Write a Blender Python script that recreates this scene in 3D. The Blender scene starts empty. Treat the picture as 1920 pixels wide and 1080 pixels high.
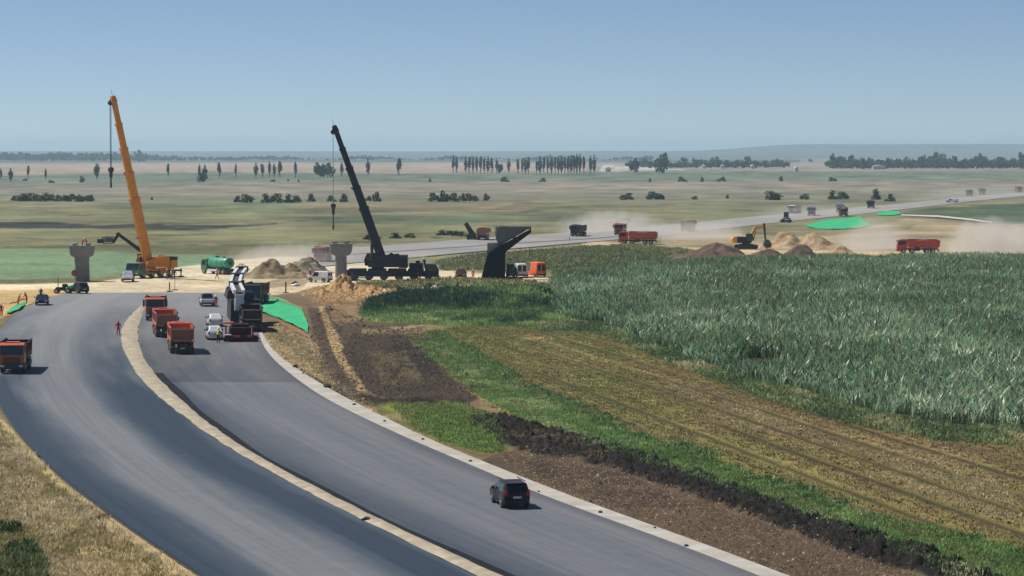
import bpy, math, random
import numpy as np
from mathutils import Vector, Matrix
R = math.radians
random.seed(7)
rng = np.random.default_rng(7)

# ------------------------------------------------------------------ camera, world, sun, exposure
F, H, VH = 5000.0, 22.0, 283.0            # focal length in photo pixels, height in metres, horizon row
PITCH = math.atan((540 - VH) / F)
scene = bpy.context.scene
COL = scene.collection
cam_d = bpy.data.cameras.new('camera')
cam_d.sensor_width = 36.0
cam_d.lens = 36.0 * F / 1920.0
cam_d.clip_start, cam_d.clip_end = 1.0, 60000.0
cam = bpy.data.objects.new('camera', cam_d)
COL.objects.link(cam)
cam.location = (0, 0, H)
cam.rotation_euler = (math.pi / 2 - PITCH, 0, 0)
scene.camera = cam

SUN_EL, SUN_AZ = R(55), R(-64)            # azimuth from +Y towards +X
world = bpy.data.worlds.new('World')
scene.world = world
world.use_nodes = True
wn, wl = world.node_tree.nodes, world.node_tree.links
sky = wn.new('ShaderNodeTexSky')
sky.sky_type = 'NISHITA'
sky.sun_disc = False
sky.sun_elevation = SUN_EL
sky.sun_rotation = SUN_AZ
sky.altitude = 100
sky.air_density = 0.45
sky.dust_density = 0.02
sky.ozone_density = 2.6
wl.new(sky.outputs[0], wn['Background'].inputs[0])
wn['Background'].inputs[1].default_value = 0.083

sd = bpy.data.lights.new('sun', 'SUN')
sd.energy = 5.0
sd.angle = R(0.5)
sd.color = (1.0, 0.955, 0.89)
sun = bpy.data.objects.new('sun', sd)
COL.objects.link(sun)
sdir = Vector((math.sin(SUN_AZ) * math.cos(SUN_EL), math.cos(SUN_AZ) * math.cos(SUN_EL), math.sin(SUN_EL)))
sun.rotation_euler = sdir.to_track_quat('Z', 'Y').to_euler()
sun.location = (0, 0, 60)
vs = scene.view_settings
vs.view_transform = 'Standard'
vs.look = 'None'
vs.exposure = 0.0
vs.gamma = 1.0
vs.use_curve_mapping = False
scene.render.engine = 'CYCLES'
cy = scene.cycles
cy.use_denoising = True
cy.max_bounces = 6
cy.diffuse_bounces = 2
cy.glossy_bounces = 2
cy.transmission_bounces = 4
cy.volume_bounces = 1
cy.transparent_max_bounces = 12

# ------------------------------------------------------------------ photo pixel <-> place
FWD = np.array([0, math.cos(PITCH), -math.sin(PITCH)])
UPV = np.array([0, math.sin(PITCH), math.cos(PITCH)])
def G(u, v, z=0.0):
    """point at height z seen at photo pixel u, v"""
    d = np.array([u - 960.0, 0, 0]) + (540.0 - v) * UPV + F * FWD
    t = (z - H) / d[2]
    return Vector((d[0] * t, d[1] * t, z))
def AT(u, v, Y):
    """point at distance Y seen at photo pixel u, v"""
    d = np.array([u - 960.0, 0, 0]) + (540.0 - v) * UPV + F * FWD
    t = Y / d[1]
    return Vector((d[0] * t, Y, H + d[2] * t))
def UV(X, Y, Z):
    dz = Z - H
    cz = Y * FWD[1] + dz * FWD[2]
    cyy = Y * UPV[1] + dz * UPV[2]
    return 960 + F * X / cz, 540 - F * cyy / cz

# ------------------------------------------------------------------ noise in numpy
def _hash(ix, iy, s):
    h = (ix.astype(np.int64) * 374761393 + iy.astype(np.int64) * 668265263 + s * 1442695041) & 0xffffffff
    h = ((h ^ (h >> 13)) * 1274126177) & 0xffffffff
    h = (h ^ (h >> 16)) & 0xffffffff
    return h / 4294967295.0
def vnoise(x, y, s=0):
    ix, iy = np.floor(x), np.floor(y)
    fx, fy = x - ix, y - iy
    fx = fx * fx * (3 - 2 * fx); fy = fy * fy * (3 - 2 * fy)
    a, b = _hash(ix, iy, s), _hash(ix + 1, iy, s)
    c, d = _hash(ix, iy + 1, s), _hash(ix + 1, iy + 1, s)
    return (a + (b - a) * fx) * (1 - fy) + (c + (d - c) * fx) * fy
def fbm(x, y, s=0, o=4):
    t, a, n = 0, 0.5, 0
    for i in range(o):
        t = t + a * vnoise(x * 2 ** i + 17.3 * i, y * 2 ** i - 9.1 * i, s + i); n += a; a *= 0.5
    return t / n            # 0..1, mean .5
def smooth(a, b, x):
    t = np.clip((x - a) / (b - a), 0, 1)
    return t * t * (3 - 2 * t)
def sdist(px, py, poly):
    """signed distance, negative inside"""
    P = np.asarray(poly, float); Q = np.roll(P, -1, 0)
    d2 = np.full(px.shape, 1e18); ins = np.zeros(px.shape, bool)
    for (x0, y0), (x1, y1) in zip(P, Q):
        ex, ey = x1 - x0, y1 - y0
        t = np.clip(((px - x0) * ex + (py - y0) * ey) / max(ex * ex + ey * ey, 1e-9), 0, 1)
        d2 = np.minimum(d2, (px - x0 - t * ex) ** 2 + (py - y0 - t * ey) ** 2)
        if y0 != y1:
            ins ^= ((y0 > py) != (y1 > py)) & (px < (x1 - x0) * (py - y0) / (y1 - y0) + x0)
    d = np.sqrt(d2)
    return np.where(ins, -d, d)
def lin(c):
    c = np.asarray(c, float) / 255.0
    return np.where(c <= 0.04045, c / 12.92, ((c + 0.055) / 1.055) ** 2.4)

# ------------------------------------------------------------------ materials
MATS = {}
def mat(name, rgb, rough=0.6, metal=0.0, dirt=0.0, dirt_col=(0.32, 0.27, 0.2), scale=1.5, bump=0.0, var=0.12, spec=0.5, trans=0.0, coat=0.0):
    if name in MATS: return MATS[name]
    m = bpy.data.materials.new(name); m.use_nodes = True
    n, l = m.node_tree.nodes, m.node_tree.links
    b = n['Principled BSDF']
    b.inputs['Roughness'].default_value = rough
    b.inputs['Metallic'].default_value = metal
    b.inputs['Specular IOR Level'].default_value = spec
    if coat: b.inputs['Coat Weight'].default_value = coat
    tc = n.new('ShaderNodeTexCoord')
    nz = n.new('ShaderNodeTexNoise'); nz.inputs['Scale'].default_value = scale; nz.inputs['Detail'].default_value = 5
    l.new(tc.outputs['Object'], nz.inputs['Vector'])
    mr = n.new('ShaderNodeMapRange'); mr.inputs[1].default_value = 0.3; mr.inputs[2].default_value = 0.7
    mr.inputs[3].default_value = 1 - var; mr.inputs[4].default_value = 1 + var
    l.new(nz.outputs[0], mr.inputs[0])
    mx = n.new('ShaderNodeMix'); mx.data_type = 'RGBA'; mx.blend_type = 'MULTIPLY'; mx.inputs[0].default_value = 1
    mx.inputs[6].default_value = (*rgb, 1); l.new(mr.outputs[0], mx.inputs[7])
    out = mx.outputs[2]
    if dirt > 0:
        n2 = n.new('ShaderNodeTexNoise'); n2.inputs['Scale'].default_value = scale * 0.7; n2.inputs['Detail'].default_value = 6
        l.new(tc.outputs['Object'], n2.inputs['Vector'])
        m2 = n.new('ShaderNodeMapRange'); m2.inputs[1].default_value = 0.35; m2.inputs[2].default_value = 0.75
        m2.inputs[3].default_value = dirt * 0.3; m2.inputs[4].default_value = min(1, dirt * 1.6)
        l.new(n2.outputs[0], m2.inputs[0])
        x2 = n.new('ShaderNodeMix'); x2.data_type = 'RGBA'
        l.new(m2.outputs[0], x2.inputs[0]); l.new(out, x2.inputs[6]); x2.inputs[7].default_value = (*dirt_col, 1)
        out = x2.outputs[2]
    l.new(out, b.inputs['Base Color'])
    if bump:
        bp = n.new('ShaderNodeBump'); bp.inputs['Strength'].default_value = bump; bp.inputs['Distance'].default_value = 0.05
        n3 = n.new('ShaderNodeTexNoise'); n3.inputs['Scale'].default_value = scale * 4; n3.inputs['Detail'].default_value = 6
        l.new(tc.outputs['Object'], n3.inputs['Vector'])
        l.new(n3.outputs[0], bp.inputs['Height']); l.new(bp.outputs[0], b.inputs['Normal'])
    MATS[name] = m
    return m
def attr_mat(name, rough=0.9, noise=((0.5, 0.35), (6.0, 0.3)), bump=0.4, translucent=0.0, spec=0.2):
    """base colour from the mesh's own colour attribute, broken up by world-scale noise"""
    m = bpy.data.materials.new(name); m.use_nodes = True
    n, l = m.node_tree.nodes, m.node_tree.links
    b = n['Principled BSDF']; b.inputs['Roughness'].default_value = rough
    b.inputs['Specular IOR Level'].default_value = spec
    at = n.new('ShaderNodeVertexColor'); at.layer_name = 'Col'
    tc = n.new('ShaderNodeTexCoord'); cur = at.outputs[0]; last = None
    for sc, am in noise:
        nz = n.new('ShaderNodeTexNoise'); nz.inputs['Scale'].default_value = sc; nz.inputs['Detail'].default_value = 6
        nz.inputs['Roughness'].default_value = 0.65
        l.new(tc.outputs['Object'], nz.inputs['Vector'])
        mr = n.new('ShaderNodeMapRange'); mr.inputs[1].default_value = 0.3; mr.inputs[2].default_value = 0.7
        mr.inputs[3].default_value = 1 - am; mr.inputs[4].default_value = 1 + am
        l.new(nz.outputs[0], mr.inputs[0])
        mx = n.new('ShaderNodeMix'); mx.data_type = 'RGBA'; mx.blend_type = 'MULTIPLY'; mx.inputs[0].default_value = 1
        l.new(cur, mx.inputs[6]); l.new(mr.outputs[0], mx.inputs[7]); cur = mx.outputs[2]; last = nz
    l.new(cur, b.inputs['Base Color'])
    if bump and last:
        bp = n.new('ShaderNodeBump'); bp.inputs['Strength'].default_value = bump; bp.inputs['Distance'].default_value = 0.15
        l.new(last.outputs[0], bp.inputs['Height']); l.new(bp.outputs[0], b.inputs['Normal'])
    if translucent:
        tr = n.new('ShaderNodeBsdfTranslucent'); l.new(cur, tr.inputs[0])
        ms = n.new('ShaderNodeMixShader'); ms.inputs[0].default_value = translucent
        l.new(b.outputs[0], ms.inputs[1]); l.new(tr.outputs[0], ms.inputs[2])
        l.new(ms.outputs[0], n['Material Output'].inputs[0])
    return m

# ------------------------------------------------------------------ mesh helpers
def new_obj(name, me, parent=None, **props):
    o = bpy.data.objects.new(name, me); COL.objects.link(o)
    if parent: o.parent = parent
    for k, v in props.items(): o[k] = v
    return o
def np_mesh(name, verts, faces, mat_=None, col=None, smooth_=False, nside=None):
    """verts (n,3), faces (m,k) numpy"""
    me = bpy.data.meshes.new(name)
    verts = np.asarray(verts, np.float32); faces = np.asarray(faces, np.int32)
    m, k = faces.shape
    me.vertices.add(len(verts)); me.vertices.foreach_set('co', verts.ravel())
    me.loops.add(m * k); me.loops.foreach_set('vertex_index', faces.ravel())
    me.polygons.add(m)
    me.polygons.foreach_set('loop_start', np.arange(0, m * k, k, dtype=np.int32))
    me.polygons.foreach_set('loop_total', np.full(m, k, np.int32))
    if smooth_: me.polygons.foreach_set('use_smooth', np.ones(m, bool))
    me.update(calc_edges=True)
    if col is not None:
        a = me.color_attributes.new('Col', 'FLOAT_COLOR', 'POINT')
        c = np.ones((len(verts), 4), np.float32); c[:, :3] = col
        a.data.foreach_set('color', c.ravel())
    if mat_: me.materials.append(mat_)
    return me

class MB:
    """collects simple solids; build() links them as one mesh object"""
    def __init__(s): s.v, s.f = [], []
    def add(s, vs, fs):
        b = len(s.v); s.v += [tuple(p) for p in vs]; s.f += [tuple(i + b for i in f) for f in fs]; return s
    def box(s, x0, x1, y0, y1, z0, z1, tx=0, ty0=0, ty1=0):
        """tx narrows the top on x, ty0 / ty1 move the top edge at y0 / y1 inwards"""
        return s.add([(x0, y0, z0), (x1, y0, z0), (x1, y1, z0), (x0, y1, z0),
                      (x0 + tx, y0 + ty0, z1), (x1 - tx, y0 + ty0, z1), (x1 - tx, y1 - ty1, z1), (x0 + tx, y1 - ty1, z1)],
                     [(3, 2, 1, 0), (4, 5, 6, 7), (0, 1, 5, 4), (1, 2, 6, 5), (2, 3, 7, 6), (3, 0, 4, 7)])
    def cyl(s, p0, p1, r0, r1=None, n=12):
        r1 = r0 if r1 is None else r1
        p0, p1 = Vector(p0), Vector(p1); q = (p1 - p0).normalized().to_track_quat('Z', 'Y')
        vs = []
        for p, r in ((p0, r0), (p1, r1)):
            for i in range(n):
                a = 2 * math.pi * i / n; vs.append(p + q @ Vector((r * math.cos(a), r * math.sin(a), 0)))
        fs = [(i, (i + 1) % n, n + (i + 1) % n, n + i) for i in range(n)] + [tuple(range(n - 1, -1, -1)), tuple(range(n, 2 * n))]
        return s.add(vs, fs)
    def beam(s, p0, p1, w0, h0, w1=None, h1=None, up=(0, 0, 1)):
        """rectangular tapered beam"""
        w1 = w0 if w1 is None else w1; h1 = h0 if h1 is None else h1
        p0, p1 = Vector(p0), Vector(p1); d = (p1 - p0).normalized(); x = d.cross(Vector(up))
        if x.length < 1e-4: x = Vector((1, 0, 0))
        x.normalize(); y = x.cross(d)
        vs = []
        for p, w, h in ((p0, w0, h0), (p1, w1, h1)):
            for a, b in ((-1, -1), (1, -1), (1, 1), (-1, 1)): vs.append(p + x * (a * w / 2) + y * (b * h / 2))
        return s.add(vs, [(3, 2, 1, 0), (4, 5, 6, 7), (0, 1, 5, 4), (1, 2, 6, 5), (2, 3, 7, 6), (3, 0, 4, 7)])
    def prism(s, pts, x0, x1, axis='x'):
        """closed outline (a, b) pulled from x0 to x1; axis x: (y, z), axis y: (x, z)"""
        n = len(pts)
        mk = (lambda c, p: (c, p[0], p[1])) if axis == 'x' else (lambda c, p: (p[0], c, p[1]))
        vs = [mk(x0, p) for p in pts] + [mk(x1, p) for p in pts]
        fs = [(i, (i + 1) % n, n + (i + 1) % n, n + i) for i in range(n)] + [tuple(range(n - 1, -1, -1)), tuple(range(n, 2 * n))]
        return s.add(vs, fs)
    def loft(s, rings, cap=True):
        n = len(rings[0]); vs = [p for r in rings for p in r]; fs = []
        for k in range(len(rings) - 1):
            for i in range(n): fs.append((k * n + i, k * n + (i + 1) % n, (k + 1) * n + (i + 1) % n, (k + 1) * n + i))
        if cap: fs += [tuple(range(n - 1, -1, -1)), tuple(range((len(rings) - 1) * n, len(rings) * n))]
        return s.add(vs, fs)
    def quad(s, a, b, c, d): return s.add([a, b, c, d], [(0, 1, 2, 3)])
    def ball(s, c, rx, ry, rz, n=10, m=6):
        rings = []
        for k in range(1, m):
            t = math.pi * k / m
            rings.append([(c[0] + rx * math.sin(t) * math.cos(2 * math.pi * i / n), c[1] + ry * math.sin(t) * math.sin(2 * math.pi * i / n), c[2] - rz * math.cos(t)) for i in range(n)])
        return s.loft(rings)
    def mesh(s, name, m, bevel=0.0, smooth_=False):
        me = bpy.data.meshes.new(name)
        me.from_pydata(s.v, [], s.f)
        import bmesh
        bm = bmesh.new(); bm.from_mesh(me)
        bmesh.ops.recalc_face_normals(bm, faces=bm.faces)
        if bevel:
            bmesh.ops.bevel(bm, geom=bm.edges[:], offset=bevel, segments=1, affect='EDGES', clamp_overlap=True)
        bm.to_mesh(me); bm.free()
        me.materials.append(m)
        if smooth_:
            me.polygons.foreach_set('use_smooth', np.ones(len(me.polygons), bool))
        return me
    def build(s, name, m, parent=None, bevel=0.0, smooth_=False, **props):
        return new_obj(name, s.mesh(name, m, bevel, smooth_), parent, **props)
def thing(name, label, cat, loc=(0, 0, 0), rz=0.0, group=None):
    o = bpy.data.objects.new(name, None); COL.objects.link(o)
    o.empty_display_size = 0.3
    o.location = loc; o.rotation_euler = (0, 0, rz)
    o['label'] = label; o['category'] = cat
    if group: o['group'] = group
    return o
def copy_tree(o, parent=None):
    c = o.copy(); COL.objects.link(c)
    if parent: c.parent = parent
    for ch in o.children: copy_tree(ch, c)
    return c
def dup(o, label, loc, rz=0.0, sc=None, group=None):
    c = copy_tree(o); c.location = loc; c.rotation_euler = (0, 0, rz); c['label'] = label
    if sc: c.scale = sc if isinstance(sc, tuple) else (sc, sc, sc)
    if group: c['group'] = group
    return c
# ------------------------------------------------------------------ road edges, as points on the ground
def edge(pts, z=0.0):
    w = sorted([(G(u, v).y, G(u, v).x) for u, v in pts])
    Y = np.array([a for a, b in w]); X = np.array([b for a, b in w])
    # monotone cubic through the surveyed points, then smoothed along the road
    yy = np.arange(Y[0] - 60, Y[-1] + 1, 1.0)
    k0 = (X[2] - X[0]) / (Y[2] - Y[0])
    xx = np.interp(yy, Y, X)
    xx = np.where(yy < Y[0], X[0] + k0 * (yy - Y[0]), xx)
    ker = np.exp(-0.5 * (np.arange(-24, 25) / 9.0) ** 2); ker /= ker.sum()
    pad = np.concatenate([xx[0] + (xx[0] - xx[1:25][::-1]), xx, xx[-1] + (xx[-1] - xx[-25:-1][::-1])])
    xs = np.convolve(pad, ker, 'valid')
    return lambda q: np.interp(q, yy, xs)
E_LL = edge([(380,1080),(310,1035),(250,995),(190,950),(125,905),(65,847),(20,795),(0,760),(-18,725),(-24,690),(-18,650),(5,610),(24,593),(54,572.5),(103,553.5),(140,547)])
E_LR = edge([(875,1072),(800,1035),(700,985),(600,937),(500,880),(425,840),(366,797),(325,767.6),(292,740.4),(265,713),(244,683.5),(230,654),(225,624),(236,599.6),(262,575),(281,563),(310,548)])
E_RL = edge([(940,1080),(850,1040),(750,995),(650,942),(550,895),(450,835),(385,790),(325,737.7),(298,710.6),(276,683.5),(263,656.5),(257,635),(260,610),(268,585),(276,570),(292,558),(310,548)])
E_RR = edge([(1410,1075),(1310,1035),(1210,995),(1110,965),(1025,935),(955,903),(867,865),(797,837),(726,805),(656,771.6),(603,745),(550,706.5),(508,671),(489,641),(481,606.5),(482,592),(486,575),(494,560),(505,548)])
E_RS = edge([(1480,1080),(1410,1052),(1310,1015),(1210,980),(1110,945),(1025,915),(937,875),(884,858),(832,836),(779,812),(726,784),(673,759),(621,731),(568,699),(522,668),(501,643),(490,620),(486,600),(489,580),(496,565),(508,548)])
Y_NEAR, Y_END = 92.0, G(300, 549).y
Y_TIP = G(268, 574).y

# ------------------------------------------------------------------ terrain
ts = np.concatenate([np.linspace(-0.75, -0.21, 50)[:-1], np.arange(-0.21, 0.2101, 0.0006), np.linspace(0.21, 0.75, 50)[1:]])
vrow = np.concatenate([np.linspace(2200, 1120, 14)[:-1], np.arange(1120, 300, -1.65), np.arange(300, 291.0, -0.9)])
Yr = np.array([G(960, v).y for v in vrow])
Yr = np.concatenate([[8, 25], Yr, np.linspace(Yr[-1] * 1.05, 16500, 12)])
TT, YY = np.meshgrid(ts, Yr)
XX = TT * YY
U, V = UV(XX, YY, 0 * XX)
nA = fbm(XX / 3.0, YY / 3.0, 1); nB = fbm(XX / 14.0, YY / 22.0, 2); nC = fbm(XX / 0.9, YY / 0.9, 3)
nD = fbm(XX / 70.0, YY / 160.0, 4); nE = fbm(XX / 500.0, YY / 900.0, 5)
C = np.zeros(XX.shape + (3,))
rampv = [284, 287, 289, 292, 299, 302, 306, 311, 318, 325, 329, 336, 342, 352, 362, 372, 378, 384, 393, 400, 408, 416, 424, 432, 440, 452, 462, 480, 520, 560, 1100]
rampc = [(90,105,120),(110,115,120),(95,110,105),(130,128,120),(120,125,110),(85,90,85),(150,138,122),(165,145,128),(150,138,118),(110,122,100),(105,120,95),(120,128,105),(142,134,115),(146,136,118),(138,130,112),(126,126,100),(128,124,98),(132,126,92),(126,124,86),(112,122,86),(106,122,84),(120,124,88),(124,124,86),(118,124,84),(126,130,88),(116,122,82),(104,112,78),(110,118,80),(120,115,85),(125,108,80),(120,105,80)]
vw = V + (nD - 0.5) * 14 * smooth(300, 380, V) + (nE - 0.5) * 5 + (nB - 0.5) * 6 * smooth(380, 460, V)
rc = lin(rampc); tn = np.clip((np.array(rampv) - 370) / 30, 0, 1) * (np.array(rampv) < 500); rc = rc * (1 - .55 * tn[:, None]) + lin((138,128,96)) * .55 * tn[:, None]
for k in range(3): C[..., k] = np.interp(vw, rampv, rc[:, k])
def paint(poly, col, noise=6.0, soft=2.0, amt=1.0, patch=None, scale=6.0, asp=2.0):
    """earth, grass or crop cover inside an outline surveyed from the photograph, with a ragged edge"""
    P = np.asarray(poly, float)
    pad = noise + soft + 4
    m = (U > P[:, 0].min() - pad) & (U < P[:, 0].max() + pad) & (V > P[:, 1].min() - pad) & (V < P[:, 1].max() + pad)
    u, v, x, y = U[m], V[m], XX[m], YY[m]
    n = fbm(x / scale, y / (scale * asp), 11 + len(poly), 5) - 0.5
    d = sdist(u, v, P) + n * 2 * noise
    a = (1 - smooth(-soft, soft, d)) * amt
    if patch is not None:
        a = a * smooth(patch - 0.1, patch + 0.1, fbm(x / scale * 1.7, y / (scale * asp) * 1.7, 31, 4))
    c = lin(col); cc = C[m]
    C[m] = cc * (1 - a[:, None]) + c * a[:, None]
    return m, a
W = 2130
# far fields and strips
paint([(-40,309),(560,306),(640,312),(850,306),(1100,309),(1100,322),(700,326),(400,323),(-40,330)], (178,150,128), 3, 2, .8, scale=60, asp=4)
paint([(-40,301),(1500,299),(1500,303),(-40,305)], (70,80,85), 1, 1, .7, scale=60)
paint([(1130,309),(1300,318),(1200,322),(1125,322)], (215,205,190), 3, 1, .8, .45, scale=20)
paint([(1480,316),(W,314),(W,320),(1400,322)], (160,145,130), 2, 1, .6, scale=50)
paint([(1500,300),(W,284),(W,290),(1500,306)], (150,138,125), 2, 2, .6, scale=80)
paint([(-40,342),(900,345),(W,338),(W,352),(900,362),(-40,352)], (148,136,118), 4, 3, .7, .35, scale=60, asp=4)
paint([(-40,330),(500,328),(900,332),(900,340),(400,346),(-40,362)], (100,120,100), 4, 3, .55, .4, scale=60, asp=4)
paint([(600,380),(1000,378),(1000,398),(600,402)], (128,116,88), 4, 3, .7, scale=40, asp=3)
paint([(180,384),(520,378),(560,392),(200,400)], (96,118,84), 4, 3, .7, .35, scale=30, asp=3)
paint([(-40,392),(180,388),(500,396),(300,410),(-40,405)], (132,126,90), 4, 3, .6, .4, scale=30, asp=3)
for p in ([(-40,421),(120,422),(300,420),(330,429),(200,430),(-40,429)], [(320,424),(450,420),(520,419),(500,424),(420,428),(330,431)], [(-40,417),(60,414),(170,421),(60,426),(-40,424)]):
    paint(p, (46,48,50), 4, 1.0, .95, .15, scale=14, asp=2)
paint([(380,432),(560,416),(640,414),(560,430),(420,436)], (150,138,115), 2, 1, .7, .45, scale=14)
paint([(560,406),(760,404),(1000,408),(1120,404),(1100,418),(800,424),(600,416)], (86,104,82), 3, 2, .7, .4, scale=20, asp=3)
paint([(1100,410),(1400,400),(1600,380),(1600,366),(1400,388),(1100,398)], (128,128,92), 3, 3, .7, scale=30, asp=3)
paint([(870,392),(960,380),(960,384),(900,398)], (158,146,112), 1.5, 1, .7, scale=14)
paint([(940,408),(1010,388),(1180,384),(1500,380),(1500,383),(1180,388),(1020,394)], (78,84,62), 2, 1, .6, .4, scale=12)
paint([(1380,379),(1560,377),(1640,376),(1560,384),(1400,386)], (96,90,68), 1, 1, .5, scale=12)
paint([(-40,461),(300,459),(480,458),(700,452),(700,456),(480,463),(-40,467)], (64,72,48), 2, 1, .75, .3, scale=10)
paint([(150,462),(390,460),(560,462),(580,480),(420,486),(150,478)], (98,96,66), 2.5, 2, .85, scale=14, asp=3)
paint([(-40,468),(60,467),(220,473),(400,478),(400,486),(360,500),(300,504),(180,520),(-40,526)], (112,136,104), 5, 3, .85, scale=9, asp=3)
paint([(-40,486),(380,492),(380,497),(-40,493)], (118,146,112), 2, 1.5, .6, .4, scale=10, asp=4)
paint([(-40,524),(120,522),(240,524),(240,530),(100,532),(-40,530)], (92,88,58), 2, 1.5, .8, scale=6)
# construction ground: pale dusty earth
SAND = (206,188,160)
paint([(-40,533),(60,533),(180,530),(240,520),(340,500),(430,488),(520,482),(640,480),(760,500),(900,512),(1020,514),(1040,534),(1010,542),(850,552),(640,556),(520,556),(440,560),(-40,560)], SAND, 2, 1.5, .95, scale=8, asp=2)
paint([(300,505),(480,494),(640,488),(640,500),(500,512),(330,520)], (216,202,180), 1.5, 1.5, .6, .4, scale=8, asp=2)
paint([(260,535),(420,524),(620,540),(560,552),(300,556)], (186,164,130), 2, 1.5, .5, .45, scale=7, asp=2)
paint([(525,522),(580,524),(570,537),(535,538),(500,540),(490,532)], (128,108,80), 1, .8, .7, scale=5)
paint([(820,490),(900,476),(1010,470),(1180,456),(1190,470),(1100,485),(1030,500),(1030,514),(900,506),(820,508)], (126,126,92), 2.5, 2, .9, scale=9, asp=2)
paint([(940,470),(1060,462),(1180,454),(1190,462),(1080,474),(950,486)], (164,134,112), 2.5, 1.5, .8, .4, scale=9, asp=2)
paint([(1010,470),(1180,460),(1300,466),(1290,484),(1010,520)], (104,112,76), 2.5, 2, .9, scale=9, asp=2)
paint([(1090,450),(1260,462),(1500,470),(W,472),(W,500),(1380,500),(1240,474),(1090,458)], (206,182,148), 2, 2, .95, scale=10, asp=2)
paint([(1240,444),(1620,428),(1700,410),(W,424),(W,478),(1600,470),(1400,462),(1240,460)], (170,150,124), 3, 3, .85, scale=12, asp=2)
paint([(1380,430),(1620,428),(1720,420),(1700,432),(1560,442),(1400,450)], (128,122,88), 2.5, 2, .8, .35, scale=12, asp=2)
paint([(1690,398),(1740,390),(W,372),(W,422),(1840,419),(1700,404)], (88,108,78), 2, 1.5, .95, scale=16, asp=2)
paint([(1820,385),(W,378),(W,400),(1860,402)], (72,86,66), 2, 1.5, .6, .45, scale=14)
# bank on the left
paint([(-60,552),(60,536),(160,540),(140,550),(60,568),(-60,625)], (186,158,108), 2, 1.5, .95, scale=4)
paint([(-60,534),(180,531),(190,536),(60,543),(-60,543)], (222,204,172), 1.2, 1, .9, scale=5)
# right of the road
paint([(480,556),(620,540),(1010,548),(1010,560),(760,600),(760,640),(900,740),(900,800),(960,860),(1560,1100),(1400,1100),(700,800),(560,720),(480,640)], (112,92,70), 6, 3, .95, scale=4)
paint([(570,548),(640,528),(760,542),(1000,549),(1020,558),(760,556),(660,566),(600,570)], (158,128,90), 3, 2, .95, scale=3)
paint([(700,546),(1005,536),(1008,542),(800,552),(700,552)], (222,200,166), 1, 1, .9, scale=5)
paint([(640,545),(720,540),(760,548),(650,566)], (196,160,110), 2, 2, .7, .4, scale=2)
paint([(486,600),(560,612),(590,640),(640,720),(560,700),(500,650)], (150,130,98), 3, 2, .9, scale=3)
paint([(500,612),(570,640),(640,720),(700,760),(640,740),(560,690)], (100,88,66), 6, 3, .8, .35, scale=2)
paint([(488,625),(540,650),(640,735),(760,800),(900,870),(960,892),(940,878),(800,820),(660,755),(545,690)], (176,150,112), 4, 2, .9, scale=3)
paint([(575,572),(620,580),(660,640),(690,735),(650,740),(610,700),(590,630)], (70,60,50), 5, 3, .85, scale=3)
paint([(597,575),(606,574),(640,640),(655,680),(690,735),(672,735),(640,690),(620,650)], (176,146,106), 2, 1.2, .8, .25, scale=2)
paint([(620,570),(670,572),(680,598),(640,610),(618,598)], (138,112,84), 2, 2, .85, scale=4)
paint([(640,604),(760,604),(800,600),(830,606),(760,622),(650,625)], (84,70,56), 2, 1.5, .9, scale=3)
paint([(676,616),(740,613),(830,607),(740,622),(680,624)], (150,132,104), 1, .8, .8, .35, scale=3)
paint([(660,626),(760,628),(820,670),(905,745),(880,758),(760,755),(690,735),(640,660)], (60,50,42), 4, 2, .95, scale=3)
paint([(740,640),(800,655),(830,700),(760,700),(700,680)], (36,32,29), 4, 3, .8, .35, scale=3)
paint([(690,660),(760,660),(800,720),(720,725)], (112,96,68), 4, 3, .55, .45, scale=2)
paint([(560,692),(640,728),(720,752),(860,752),(880,757),(760,762),(700,762),(620,742)], (24,22,20), 4, 1.5, .9, .3, scale=2)
paint([(700,760),(860,756),(930,780),(950,850),(900,850),(840,832),(780,806)], (112,122,50), 3, 2, .95, scale=3)
paint([(770,776),(860,768),(925,790),(935,845),(890,842),(820,815)], (92,128,42), 3, 3, .8, .35, scale=3)
paint([(690,752),(740,775),(800,815),(840,840),(800,838),(730,800)], (96,92,52), 3, 2, .85, .4, scale=2)
paint([(720,775),(770,770),(790,780),(770,792),(740,788)], (146,128,92), 2, 2, .7, scale=2)
paint([(930,850),(1000,836),(1250,905),(1420,965),(1620,1040),(1800,1110),(1560,1110),(1410,1060),(1310,1022),(1210,986),(1110,952),(1025,922),(950,890),(900,862)], (86,70,55), 4, 2, .95, scale=3)
paint([(960,850),(1180,890),(1300,950),(1180,960),(1040,910)], (60,48,40), 5, 4, .7, .4, scale=2)
paint([(990,895),(1110,948),(1260,1000),(1480,1080),(1440,1080),(1240,1004),(1100,952),(985,902)], (158,126,90), 2, 1.5, .85, .35, scale=2)
FIELD = [(760,628),(860,612),(1130,606),(1200,650),(1330,690),(1560,760),(1750,800),(W,815),(W,1120),(1860,1100),(1400,915),(1000,800),(880,735)]
paint(FIELD, (124,112,66), 5, 3, .97, scale=4)
paint([(1240,700),(1560,770),(1800,810),(W,850),(W,930),(1700,880),(1400,800)], (124,106,70), 8, 6, .8, .35, scale=8, asp=3)
paint([(960,625),(1200,650),(1300,700),(1100,700),(950,650)], (142,128,80), 8, 6, .8, .4, scale=5)
LINEF = lambda off, al: np.exp(-((off / 3.4 + .5 + .10 * np.sin(al / 31)) % 1 - .5) ** 2 / 0.022) * smooth(.27, .46, fbm(np.floor(off / 3.4 + .5 + .10 * np.sin(al / 31)) * 3.7, al / 45, 73, 3))
paint([(985,632),(1030,630),(1040,636),(990,637)], (196,160,112), 1.5, 1.5, .7, scale=3)
d0, d1 = G(1249, 715), G(1623, 834)
rdir = np.array([d1.x - d0.x, d1.y - d0.y]); rdir /= np.linalg.norm(rdir)
def rows_off(x, y): return -(x - d0.x) * rdir[1] + (y - d0.y) * rdir[0]
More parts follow.
